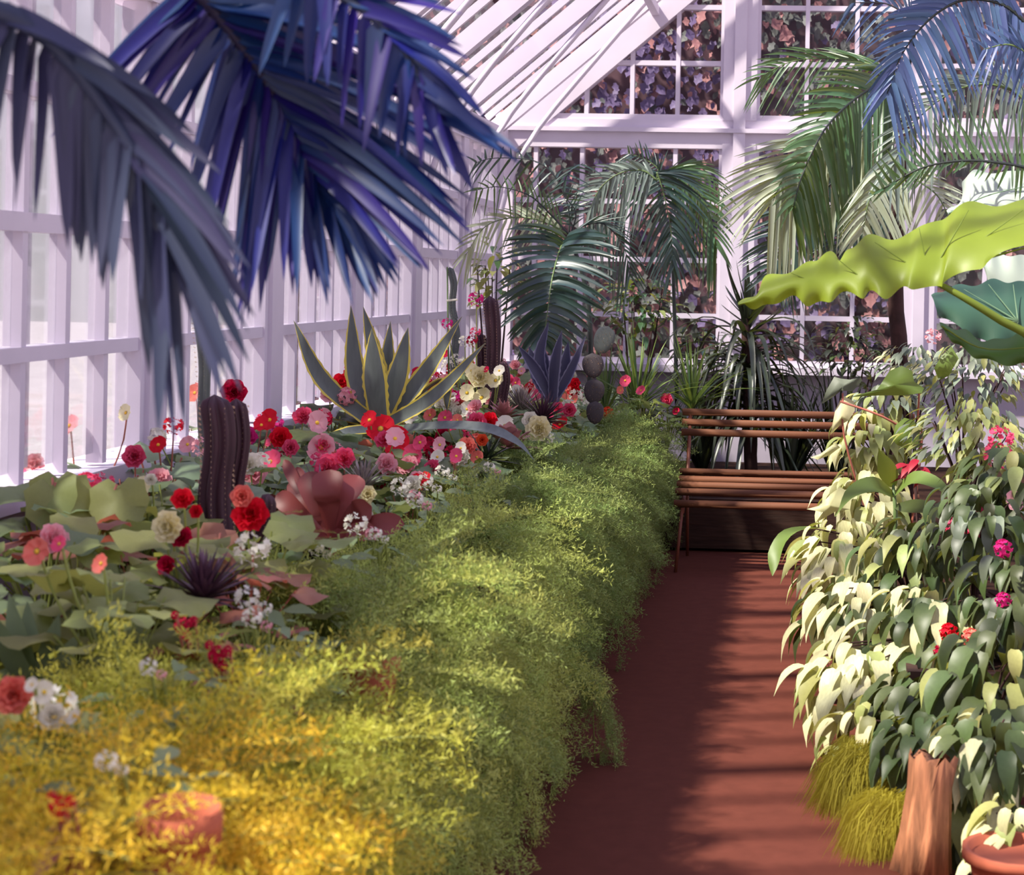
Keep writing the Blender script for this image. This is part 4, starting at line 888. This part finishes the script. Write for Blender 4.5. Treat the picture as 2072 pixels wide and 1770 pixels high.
# filler rows, planted in lines along the bed
ORD = ['nearest', 'second', 'third', 'fourth', 'fifth', 'sixth', 'seventh', 'eighth', 'ninth', 'tenth', 'eleventh', 'twelfth', 'thirteenth', 'fourteenth', 'fifteenth', 'sixteenth', 'seventeenth', 'eighteenth', 'nineteenth', 'twentieth', 'twenty-first', 'twenty-second', 'twenty-third', 'twenty-fourth', 'twenty-fifth', 'twenty-sixth', 'twenty-seventh', 'twenty-eighth', 'twenty-ninth', 'thirtieth', 'thirty-first', 'thirty-second', 'thirty-third', 'thirty-fourth', 'thirty-fifth', 'thirty-sixth']
for row, (X, rn, y0, y1, st, sc) in enumerate(((-2.19, 'row against the glass', 4.8, 12.4, .33, 1.12), (-1.95, 'second row from the glass', 3.9, 12.4, .33, 1.02), (-1.68, 'third row from the glass', 3.0, 12.5, .33, .93), (-1.42, 'row just behind the ferns', 2.4, 12.5, .31, .84))):
    y = y0; i = 0
    while y < y1:
        x = X + random.uniform(-.06, .06); yy = y + random.uniform(-.06, .06)
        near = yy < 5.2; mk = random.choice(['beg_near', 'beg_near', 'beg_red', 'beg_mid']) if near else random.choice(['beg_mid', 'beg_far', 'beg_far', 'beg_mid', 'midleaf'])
        fl_ = []
        nf = random.choice([1, 2, 3, 4]) if not near else random.choice([0, 0, 0, 1])
        c = random.choice(['red', 'crimson', 'pink', 'palepink', 'white', 'salmon', 'hotpink', 'palepink', 'white'])
        for k in range(nf): fl_.append((random.choice(['double', 'double', 'single', 'cluster', 'pom']), c if random.random() < .7 else random.choice(['white', 'palepink', 'pink']), None, random.uniform(.030, .056)))
        if clear(x, yy): y += st; i += 1; continue
        wd = {'palepink': 'pale pink', 'hotpink': 'magenta'}.get(c, c)
        s_ = sc * random.uniform(.92, 1.08)
        if 6.9 < yy < 8.2 and row in (1, 2): s_ *= .72; 
        if 4.7 < yy < 5.9 and row in (2, 3): s_ *= .7
        if yy < 3.6: s_ *= .8
        begonia(V((x, yy, .62)), '%s begonia, %s from the near end of the %s' % (('green-leaved ' + wd + '-flowered') if nf else 'leafy flowerless', ORD[i], rn), 'round', mk, random.randint(0, 5), s_, fl_, 'stemred' if random.random() < .3 else 'stemgreen', 'begonias in the ' + rn)
        y += st; i += 1

# ================================================================== ASPARAGUS FERNS
def spray(seed, ln, mt):
    rnd = random.Random(seed); q = MB(); N = 15
    st = [V((0, ln * u, .10 * ln * u - .38 * ln * u * u)) for u in [j / N for j in range(N + 1)]]
    q.tube(st[::3], [.0022, .0019, .0015, .0012, .0009, .0007], 3, 1, False)
    for j in range(1, N + 1):
        for sd in (-1, 1, 0):
            bl = ln * .34 * (1 - .62 * abs(j / N - .35)) * rnd.uniform(.65, 1.15)
            dr = V((sd * rnd.uniform(.7, 1), rnd.uniform(.45, .9), rnd.uniform(-.25, .5) + (.7 if sd == 0 else 0))).normalized()
            p = st[j]; e = p + dr * bl + V((0, 0, -.12 * bl))
            sx = dr.cross(V((0, 0, 1))); sx = sx.normalized() if sx.length > .01 else V((1, 0, 0))
            q.add([p - sx * .0006, p + sx * .0006, e], [(0, 1, 2)], 1)
            m_ = 8
            for k in range(m_):
                c = p.lerp(e, (k + 1) / m_)
                nd = (dr * .55 + V((rnd.gauss(0, .7), rnd.gauss(0, .7), rnd.gauss(.1, .7)))).normalized() * rnd.uniform(.014, .027)
                s_ = nd.cross(V((rnd.gauss(0, 1), rnd.gauss(0, 1), rnd.gauss(0, 1)))).normalized() * .0021
                q.add([c - s_ * .5, c + nd * .5 - s_, c + nd, c + nd * .5 + s_], [(0, 1, 2, 3)], 0)
    return q.mesh('spray', [mt, M['fernstem']], False)
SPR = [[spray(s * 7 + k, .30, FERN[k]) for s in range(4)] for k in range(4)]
NF = 22
POT1 = onz(360, 1650, .90); POT2 = onz(752, 1352, .80)
for i in range(NF):
    y = 2.35 + (11.1 - 2.35) * (i / (NF - 1)) ** .95; X = -1.15 + random.uniform(-.05, .05)
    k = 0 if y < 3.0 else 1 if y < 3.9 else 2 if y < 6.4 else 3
    if i > 0 and random.random() < .0: k = max(0, k - 1)
    o = thing('asparagus_fern', V((X, y, .64)), 'feathery %s asparagus fern, %s from the near end of the path edge' % (('golden', 'yellow-green', 'lime green', 'green')[k], ORD[i]), 'fern', 'asparagus ferns trailing over the bed edge')
    R_ = random.uniform(.22, .34); n = 88; H_ = random.uniform(.15, .30); XO = random.uniform(-.05, .03)
    for j in range(n):
        u = (j + .5) / n
        a = random.uniform(-pi, pi)
        if u < .42:      # dome on top
            e = random.uniform(.1, 1.45); p = V((cos(a) * cos(e) * R_ * .85, sin(a) * cos(e) * R_ * .75, .02 + sin(e) * H_)); d = V((cos(a) * .9, sin(a) * .6 - .15, random.uniform(-.35, .55))); nr = V((cos(a) * .5, sin(a) * .5, 1))
            p = p * random.uniform(.75, 1.0)
        else:            # cascade down the front of the bed
            hz = random.random() ** 1.25; hang = random.uniform(.62, 1.0)
            z = .12 - hz * .62 * hang; xo = XO + .08 + .14 * sin(min(1, (hz + .12) * 1.5) * pi / 2) - .10 * max(0, hz - .55)
            p = V((xo + random.uniform(-.07, .05), random.uniform(-.24, .24) * (1 - .3 * hz), z)); d = V((random.uniform(.1, .9), random.gauss(-.1, .5), random.uniform(-1.1, .1))); nr = V((1, -.4, .7))
        p.z -= .06 * max(0, (y - 7) / 4)
        if any((V((X, y, .64)) + p - (c_ + V((.02, -.05, .05)))).length < .15 for c_ in (POT1, POT2)): continue
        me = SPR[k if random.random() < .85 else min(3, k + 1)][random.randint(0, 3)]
        ob('spray', me, o, ori(p, d, nr, random.uniform(.6, 1.0)))
    for j in range(3): # a few trailing strands reaching the floor
        if random.random() < .5:
            x_ = random.uniform(.2, .34); y_ = random.uniform(-.2, .2)
            for w_ in range(3): ob('spray', SPR[k][random.randint(0, 3)], o, ori(V((x_ + .02 * w_, y_ + .03 * w_, -.18 - .13 * w_)), V((.25, random.uniform(-.4, .3), -1)), V((1, 0, .2)), .7))
for (xa, ya, xb, yb, dd, nn, lab) in ((1190, 1330, 1205, 1545, 6.05, 30, 'dark wispy strand of asparagus fern trailing down to the path'), (1045, 1480, 1050, 1700, 5.2, 9, 'thin few-leaved fern strand hanging over the near path edge')):
    o = thing('fern_strand', at(xa - 60, ya, dd), lab, 'fern strand'); L = bez([at(xa - 60, ya, dd) - o.location, at(xa, ya + 40, dd) - o.location, at(xb, yb, dd) - o.location], 12)
    q = MB(); q.tube(L, .0022, 4); ob('stem', q.mesh('stem', M['fernstem']), o)
    for j in range(nn): ob('spray', SPR[3][j % 4], o, ori(L[3 + j % 9] + V((random.uniform(-.04, .05), random.uniform(-.05, .05), 0)), V((random.uniform(-.2, .7), random.uniform(-.3, .3), -.8)), V((1, 0, .3)), random.uniform(.35, .6)))
# extra fern sprigs growing up through the near flowers
for i, (px, py) in enumerate(((120, 1560), (250, 1480), (330, 1400), (60, 1700), (230, 1680), (620, 1180), (440, 1450))):
    p = onz(px, py, .86); p.z = .64
    o = thing('asparagus_fern', p, 'low tuft of %s asparagus fern %s' % ('golden' if py > 1300 else 'lime green', ('by the left edge under the white blooms', 'right of the blurred white bloom', 'below the red beaded sprays', 'in the bottom left corner', 'left of the small clay pot', 'in front of the purple succulent', 'above the pair of curved pale blades')[i]), 'fern')
    k = 0 if py > 1500 else 1 if py > 1300 else 2
    for j in range(52):
        a = random.uniform(-pi, pi); e = random.uniform(.0, 1.4); q_ = V((cos(a) * cos(e) * .2, sin(a) * cos(e) * .18, .03 + sin(e) * .2)) * random.uniform(.5, 1)
        ob('spray', SPR[k][random.randint(0, 3)], o, ori(q_, V((cos(a), sin(a) * .6, random.uniform(-.1, .9))), V((cos(a) * .5, sin(a) * .5, 1)), random.uniform(.5, .9)))
p = V(POT1); p.z = .62; pot('terracotta_pot', p, .062, .30, 'small terracotta pot half hidden in the golden ferns, bottom left', None, .06)
p = POT2; pot('terracotta_pot', V((p.x, p.y, .62)), .075, .20, 'small terracotta pot showing through the middle ferns', None, -.2)
# arching pale blades in the near fern, and tall wispy shoots
o = thing('grass_tuft', onz(400, 1560, .8), 'tuft of curved pale grassy blades in the golden ferns', 'grass'); B = o.location
for T in ((470, 1497, 435, 1500, 360, 1540), (462, 1512, 400, 1530, 372, 1585), (150, 1690, 180, 1620, 200, 1580)):
    dd = B.y; L = [at(T[k], T[k + 1], dd) - B for k in (0, 2, 4)]
    ob('blade', ribbon(bez(L, 10), W_blade(.006), None, .3, M['beg_near'], 'blade'), o)
for px, py0, py1, dd, lab in ((572, 1330, 1040, 5.0, 'tall wispy fern shoot left of the purple succulent'), (690, 1290, 1080, 5.2, 'thin fern shoot in front of the purple succulent leaves')):
    b = at(px - 10, py0, dd); o = thing('fern_shoot', b, lab, 'fern shoot'); q = MB(); sp_ = bez([V((0, 0, 0)), at(px + 4, (py0 + py1) / 2, dd) - b, at(px - 6, py1, dd) - b], 14); q.tube(sp_, .004, 5); ob('stem', q.mesh('stem', M['stemgreen']), o)
    for j in range(3, 14):
        for sd in (-1, 1):
            ob('twig', SPR[2][j % 4], o, ori(sp_[j], V((sd, random.uniform(-.3, .3), .25)), V((0, 0, 1)), (.10, .22, .10)))
# upright pale pointed leaves at left edge
for px, py, dd, lab, tips in ((90, 1380, 3.7, 'cluster of pale upright pointed leaves at the left edge', ((55, 1215), (18, 1200), (160, 1280), (120, 1240), (-20, 1230))),):
    b = at(px, py, dd); b.z = .66; o = thing('yucca', b, lab, 'yucca')
    for (a, c) in tips:
        T = at(a, c, dd + random.uniform(-.1, .1)); Bq = at(px + (a - px) * .15, py + 30, dd); spread_leaf(o, [Bq, Bq.lerp(T, .5) + V((0, -.02, .0)), T], .03, M['beg_mid'], 0, 0, .3, .004, Wag(.026), 12, V((1, .2, 0)))
# large round leaves mid left
for px, py, dd, rp, mk, lab in ((190, 1200, 4.2, 70, 'beg_mid', 'large round olive leaf plant in the left middle of the bed'), (240, 1310, 3.9, 70, 'beg_mid', 'broad grey-green leaf plant left of the red beaded sprays'), (120, 1010, 4.7, 70, 'beg_near', 'broad sunlit leaf plant near the left edge'), (430, 1140, 4.7, 70, 'beg_red', 'plant with bronze veined round leaf behind the dark spiky rosette'), (350, 1210, 4.3, 60, 'beg_mid', 'grey-green leaf plant left of the spiky rosette')):
    c = at(px, py, dd); b = V((c.x, c.y + .05, .62)); o = thing('leafy_begonia', b, lab, 'begonia'); r = rp / (FPX / dd) * 2
    for k in range(5):
        off = V((random.gauss(0, .06), random.uniform(-.02, .10), random.gauss(-.03, .04))) if k else V((0, 0, 0)); pt = c - b + off
        nr = V((random.gauss(-.1, .3), -.75, .8)); dr = V((random.gauss(0, .5), -.3, -.5))
        ob('leaf', leafm('round', mk), o, ori(pt - dr.normalized() * r * .35, dr, nr, r * (.8 if k else .9)))
        q = MB(); q.tube(bez([V((0, 0, 0)), V((pt.x * .4, pt.y * .4, pt.z * .6)), pt - dr.normalized() * r * .3], 6), .004, 5); ob('petiole', q.mesh('petiole', M['stemred']), o)

# ================================================================== RIGHT-HAND SHRUBS
def shrub(px, py, d, rx, ry, rz, n, kind, mk, mk2, ls, label, cat='shrub', name='shrub', fl_=None, face=.9):
    c = at(px, py, d); zb = .34 if c.x > .42 else .02
    b = V((max(c.x, .52), c.y + .15, .34 if c.y + .15 > 6.15 else .01)); o = thing(name, b, label, cat)
    q = MB()
    for k in range(9):
        a = random.uniform(0, 6.28); t = c + V((cos(a) * rx * .6, sin(a) * ry * .5, rz * random.uniform(-.2, .7))) - b
        q.tube(bez([V((0, 0, 0)), V((t.x * .3, t.y * .3, t.z * .6 + .03)), t], 6), [.008, .007, .006, .005, .004, .003], 5)
    ob('stem', q.mesh('stem', M['trunk']), o)
    for i in range(n):
        u = V((random.gauss(0, 1), random.gauss(-.45, 1), random.gauss(.15, 1))).normalized()
        sh = random.uniform(.72, 1.03)
        p = c + V((u.x * rx, u.y * ry, u.z * rz)) * sh - b
        if (p + b).x < -.15 + random.uniform(-.05, .1): continue
        if (p + b).z < .06: continue
        dr = V((u.x * .8 - .15, u.y * .6 - .15, random.uniform(-.9, -.1))); nr = u + V((-.25, -.15, .75))
        ob('leaf', leafm(kind, mk if random.random() < .72 else mk2), o, ori(p, dr, nr, ls * random.uniform(.65, 1.2)))
    for (fx, fy, fk, fc, fr) in (fl_ or []):
        fr *= 1.35; pt = at(fx, fy, d - ry * 1.2); nr = V((random.gauss(-.2, .3), -1, .5)); sx = nr.cross(V((0, 0, 1))).normalized()
        ob('flower', flower_mesh(fk, fc, 1), o, ori(pt - b, nr.cross(sx), nr, fr / (FPX / pt.y)))
    return o
shrub(1760, 890, 9.0, .20, .25, .18, 90, 'drape', 'pale2', 'pale', .13, 'cream and green leaved shrub beside the right end of the bench back')
shrub(1752, 1005, 8.3, .20, .25, .16, 100, 'drape', 'pale', 'pale2', .15, 'pale cream-leaved shrub overlapping the bench seat')
shrub(1700, 1120, 7.6, .20, .25, .17, 110, 'drape', 'pale', 'pale2', .17, 'bright cream-leaved shrub low beside the dark gap under the bench')
shrub(1730, 1230, 7.0, .22, .25, .15, 90, 'drape', 'pale', 'midleaf', .17, 'cream-leaved shrub overhanging the path at mid height')
shrub(1740, 1370, 6.3, .22, .22, .16, 100, 'drape', 'pale', 'pale2', .17, 'drooping yellow-cream leaved shrub over the middle of the path edge')
shrub(1780, 1490, 5.8, .20, .22, .14, 70, 'drape', 'pale2', 'pale', .15, 'cream-green leaved shrub above the golden moss')
shrub(1850, 1130, 7.2, .22, .25, .20, 100, 'drape', 'midleaf', 'pale2', .15, 'mid-green shrub behind the cream leaves, below the canna', fl_=[(1945, 1070, 'pom', 'pink', 26), (1975, 1020, 'single', 'pink', 20), (2050, 1015, 'single', 'palepink', 18), (1960, 1085, 'pom', 'pink', 18)])
shrub(1880, 1280, 6.5, .24, .25, .20, 110, 'drape', 'midleaf', 'pale', .17, 'green shrub with red buds in the middle of the right bank', fl_=[(1920, 1280, 'cluster', 'red', 16), (1905, 1320, 'cluster', 'crimson', 14), (2030, 1215, 'cluster', 'hotpink', 14), (1965, 1290, 'cluster', 'salmon', 16)])
shrub(1900, 1450, 5.9, .26, .22, .20, 140, 'drape', 'midleaf', 'midleaf', .17, 'dark green drooping-leaved shrub low in the right bank')
shrub(2010, 1380, 5.7, .22, .22, .22, 90, 'drape', 'midleaf', 'pale2', .17, 'dark green shrub at the right edge, lower half')
shrub(2030, 1600, 5.2, .16, .18, .14, 55, 'drape', 'pale', 'midleaf', .16, 'shrub with long pale hanging leaves in the bottom right corner')
shrub(1950, 1640, 5.2, .14, .14, .12, 60, 'drape', 'midleaf', 'pale2', .14, 'green drooping-leaved shrub just above the peeling stump')
shrub(1860, 1500, 5.5, .12, .14, .12, 60, 'drape', 'midleaf', 'midleaf', .15, 'dark drooping shrub between the golden moss and the red buds')
shrub(2000, 1510, 5.2, .18, .18, .12, 60, 'drape', 'midleaf', 'pale', .16, 'dark green shrub with a few pale leaves, above the corner pot')
shrub(2070, 1690, 4.9, .14, .14, .12, 40, 'drape', 'pale', 'pale2', .15, 'pale long-leaved shrub hanging over the corner pot')
shrub(1960, 760, 8.6, .32, .3, .16, 230, 'small', 'greyleaf', 'pale2', .075, 'small-leaved grey-green shrub beneath the elephant ear leaves', fl_=[(1888, 680, 'pom', 'palepink', 14)])
shrub(1850, 730, 9.3, .22, .25, .10, 120, 'small', 'greyleaf', 'pale', .075, 'small-leaved silvery shrub right of the palm trunk')
shrub(1960, 880, 7.9, .30, .3, .17, 230, 'small', 'pale2', 'greyleaf', .085, 'small-leaved variegated shrub at the right, above the pink blossoms', fl_=[(2025, 885, 'pom', 'pink', 22), (2020, 920, 'pom', 'pink', 24)])
shrub(2040, 980, 7.2, .24, .25, .18, 100, 'ovate', 'midleaf', 'pale2', .13, 'broad-leaved green shrub at the right edge, middle height')
shrub(1980, 1060, 6.9, .24, .25, .18, 100, 'drape', 'midleaf', 'greyleaf', .14, 'green shrub around the pink blossom cluster')
shrub(2050, 1190, 6.4, .22, .22, .18, 90, 'drape', 'midleaf', 'greyleaf', .16, 'deep green shrub at the right edge below the pink blossoms', fl_=[(2030, 1110, 'cluster', 'hotpink', 16)])
shrub(1790, 800, 9.3, .2, .2, .10, 60, 'ovate', 'greyleaf', 'pale2', .10, 'grey-leaved shrub at the foot of the dark palm trunk')
# golden moss tufts: hanging hair
def moss(px, py, d, w, h, n, label, par=None):
    c = at(px, py, d); o = thing('moss_tuft', V((max(c.x, .39), c.y, c.z)), label, 'moss'); q = MB(); b = o.location
    for i in range(n):
        p = c - b + V((random.uniform(-w, w), random.uniform(-w, w), random.uniform(0, h * .4))); l = h * random.uniform(.4, 1)
        dr = V((random.gauss(-.35, .3), random.gauss(-.15, .3), -1)).normalized(); m_ = p + dr * l * .5 + V((-.02, 0, .02)); e = p + dr * l + V((-.02, 0, -.02))
        s_ = V((.0016, .0008, 0)); q.add([p - s_, p + s_, m_ + s_, m_ - s_, e], [(0, 1, 2, 3), (3, 2, 4)])
    h_ = ob('strands', q.mesh('strands', M['moss']), o); h_['kind'] = 'stuff'
moss(1760, 1560, 5.6, .09, .26, 2600, 'hanging tuft of golden hair-like moss at the foot of the right bank')
moss(1800, 1660, 5.2, .07, .22, 1800, 'lower tuft of golden moss beside the peeling stump')
moss(1700, 1225, 7.1, .06, .14, 1200, 'small tuft of golden moss under the cream leaves, above the path')
moss(1712, 985, 8.7, .04, .08, 400, 'little golden moss tuft at the right end of the bench seat')
# stump and big pot bottom right
q = MB(); b = V((at(1860, 1700, 5.05).x, 4.98, 0.02)); q.tube([V((0, 0, 0)), V((.01, 0, .12)), V((.02, .01, .25)), V((.03, .02, .33))], [.085, .07, .06, .066], 22)
for i, v_ in enumerate(q.v): k_ = 1 + .16 * sin(i * 2.3) + .05 * sin(i * 5.1); q.v[i] = V((v_.x * k_, v_.y * k_, v_.z + .02 * sin(i * 1.7) * (v_.z > .1)))
o = ob('tree_stump', q.mesh('tree_stump', M['barklight'])); o.location = b; tag(o, 'peeling pale-barked stump at the bottom right beside the moss', 'stump')
b = at(2040, 1765, 4.85); pot('terracotta_pot', V((b.x, b.y - .15, .02)), .14, max(.1, at(2040, 1715, 4.7).z - .02), 'wide terracotta pot in the bottom right corner')
# canna with pointed leaves, lobed leaf plants, strap leaf
cb = at(1812, 1040, 7.6); cb.z = .34
o = thing('canna', cb, 'canna with a pointed two-tone leaf standing among the cream leaves', 'canna')
q = MB(); q.tube([V((0, 0, 0)), at(1812, 1030, 7.6) - cb, at(1806, 970, 7.6) - cb], [.012, .01, .006], 8); ob('stem', q.mesh('stem', M['stalk']), o)
def sl(parent, P, w, mt, side=None, wf=None): spread_leaf(parent, [at(*a) for a in P], w, mt, 0, 0, .3, 0, wf or W_leaf(w), 14, side)
sl(o, [(1808, 985, 7.6), (1795, 950, 7.55), (1777, 905, 7.5)], .045, M['canna'], V((1, .2, 0)))
sl(o, [(1806, 1000, 7.6), (1770, 985, 7.4), (1725, 1000, 7.3), (1690, 1045, 7.2)], .05, M['canna'], V((0, 1, .5)))
sl(o, [(1812, 1000, 7.6), (1850, 970, 7.5), (1900, 985, 7.4), (1930, 1020, 7.3)], .045, M['canna'], V((0, 1, .5)))
sl(o, [(1814, 1025, 7.6), (1870, 1030, 7.4), (1920, 1060, 7.3)], .04, M['midleaf'], V((0, 1, .5)))
cb = at(1680, 1100, 7.9); cb.z = .34; cb.x = .45
o = thing('strap_leaf_plant', cb, 'plant with one long green leaf curling down over the dark gap under the bench', 'foliage plant')
sl(o, [(1700, 1075, 7.8), (1640, 1070, 7.7), (1595, 1082, 7.6), (1570, 1120, 7.55), (1563, 1165, 7.5)], .045, M['canna'], None, lambda t: .042 * max(.03, sin(pi * min(1, t * .8 + .2) ** 1.6) ** .8))
q = MB(); q.tube([p_ - cb for p_ in bez([at(1700, 1075, 7.8), at(1730, 1085, 7.85), cb + V((0, 0, .01))], 8)], .008, 6); ob('petiole', q.mesh('petiole', M['stalk']), o)
cb = at(1820, 860, 8.4); cb.z = .34
o = thing('lobed_leaf_plant', cb, 'plant with large translucent lobed leaves on red stalks, right of the bench', 'foliage plant')
def flat(parent, pts, d, mt, name='leaf'):
    c = at(sum(a for a, b in pts) / len(pts), sum(b for a, b in pts) / len(pts), d - .03); v = [c - parent.location]; rim = [at(a, b, d + .02 * sin(i * 2.1)) for i, (a, b) in enumerate(pts)]
    n = len(rim); v += [c.lerp(p_, .55) - parent.location + V((0, .004 * (-1) ** i, 0)) for i, p_ in enumerate(rim)] + [p_ - parent.location for p_ in rim]
    f = [(0, 1 + k, 1 + (k + 1) % n) for k in range(n)] + [(1 + k, 1 + n + k, 1 + n + (k + 1) % n, 1 + (k + 1) % n) for k in range(n)]
    return ob(name, mesh(name, v, f, mt), parent)
flat(o, [(1720, 803), (1770, 795), (1790, 765), (1800, 750), (1825, 740), (1845, 750), (1850, 772), (1870, 785), (1865, 795), (1830, 800), (1780, 800)], 8.3, M['canna'])
flat(o, [(1806, 890), (1812, 860), (1830, 845), (1850, 850), (1862, 880), (1860, 905), (1840, 910), (1815, 900)], 8.2, M['canna'])
flat(o, [(1905, 720), (1925, 700), (1940, 725), (1920, 760), (1900, 770), (1890, 745)], 8.3, M['canna'])
for P in ([(1860, 790, 8.3), (1858, 850, 8.35), (1865, 900, 8.4)], [(1700, 812, 8.3), (1780, 840, 8.25), (1830, 870, 8.3), (1862, 900, 8.35)], [(1850, 880, 8.2), (1862, 900, 8.35)]):
    q = MB(); q.tube([p_ - cb for p_ in bez([at(*a) for a in P] + [cb + V((.05, 0, .02))], 12)], .006, 6); ob('petiole', q.mesh('petiole', M['stemred']), o)
cb = at(1690, 900, 8.6); cb.z = .34; cb.x = max(cb.x, .45)
o = thing('lobed_leaf_plant', cb, 'plant with grey star-lobed leaves at the right end of the bench back', 'foliage plant')
flat(o, [(1702, 766), (1688, 762), (1672, 790), (1662, 818), (1690, 800), (1702, 790), (1725, 792), (1745, 770), (1742, 763), (1720, 768)], 8.5, M['greyleaf'])
flat(o, [(1705, 800), (1690, 830), (1684, 860), (1680, 880), (1700, 860), (1718, 850), (1730, 830), (1728, 812)], 8.5, M['pale'])
flat(o, [(1640, 925), (1660, 918), (1690, 895), (1700, 905), (1680, 920), (1655, 930)], 8.3, M['pale'])
flat(o, [(1632, 1030), (1660, 1022), (1680, 1000), (1700, 985), (1725, 1000), (1720, 1030), (1690, 1035), (1650, 1058), (1665, 1036)], 8.0, M['pale'])
q = MB(); q.tube([p_ - cb for p_ in bez([at(1705, 795, 8.5), at(1712, 900, 8.5), cb + V((0, 0, .01))], 10)], .006, 6); ob('petiole', q.mesh('petiole', M['stemred']), o)
cb = at(1870, 960, 7.7); cb.z = .34
o = thing('coleus', cb, 'crimson-leaved coleus half hidden behind the canna', 'coleus')
q = MB(); q.tube([V((0, 0, 0)), at(1850, 950, 7.7) - cb], .008, 6); ob('stem', q.mesh('stem', M['trunk']), o)
for k in range(12): ob('leaf', leafm('ovate', 'redleaf'), o, ori(at(1850 + random.uniform(-30, 25), 945 + random.uniform(-20, 25), 7.6) - cb, V((random.gauss(0, 1), -.5, -.3)), V((0, -.4, 1)), .09))
# dark leafy shrub behind the bench (right) and mixed plants under the far palms
def backshrub(px, py, d, rx, rz, n, mk, mk2, ls, lab):
    c = at(px, py, d); b = V((c.x, c.y + .05, .22)); o = thing('shrub', b, lab, 'shrub'); q = MB()
    for k in range(6):
        a = random.uniform(0, 6.28); t = c + V((cos(a) * rx * .6, sin(a) * .1, rz * random.uniform(-.2, .7))) - b; q.tube([V((0, 0, 0)), t * .6 + V((0, 0, .04)), t], [.01, .008, .004], 5)
    ob('stem', q.mesh('stem', M['trunk']), o)
    for i in range(n):
        u = V((random.gauss(0, 1), random.gauss(-.3, 1), random.gauss(.1, 1))).normalized(); p = c + V((u.x * rx, u.y * .22, u.z * rz)) * random.uniform(.4, 1) - b
        ob('leaf', leafm('small' if ls < .1 else 'ovate', mk if random.random() < .7 else mk2), o, ori(p, V((u.x, u.y - .2, random.uniform(-.6, .4))), u + V((0, -.2, .7)), ls * random.uniform(.6, 1.2)))
backshrub(1720, 720, 12.9, .36, .34, 200, 'strap', 'midleaf', .10, 'dark feathery shrub against the back windows between bench and palm trunk')
backshrub(1290, 620, 12.6, .34, .26, 150, 'palm', 'pale2', .11, 'mixed green shrub at the back windows beneath the blue-green palm')
backshrub(1000, 560, 12.4, .22, .3, 90, 'pale2', 'palm', .12, 'pale green leafy shrub in the far left corner')
backshrub(1420, 700, 12.8, .25, .22, 90, 'palmdark', 'midleaf', .10, 'olive shrub against the far post, left of the screw pine')
backshrub(1060, 780, 12.0, .3, .2, 90, 'beg_mid', 'beg_far', .11, 'leafy green shrub behind the blue agave')
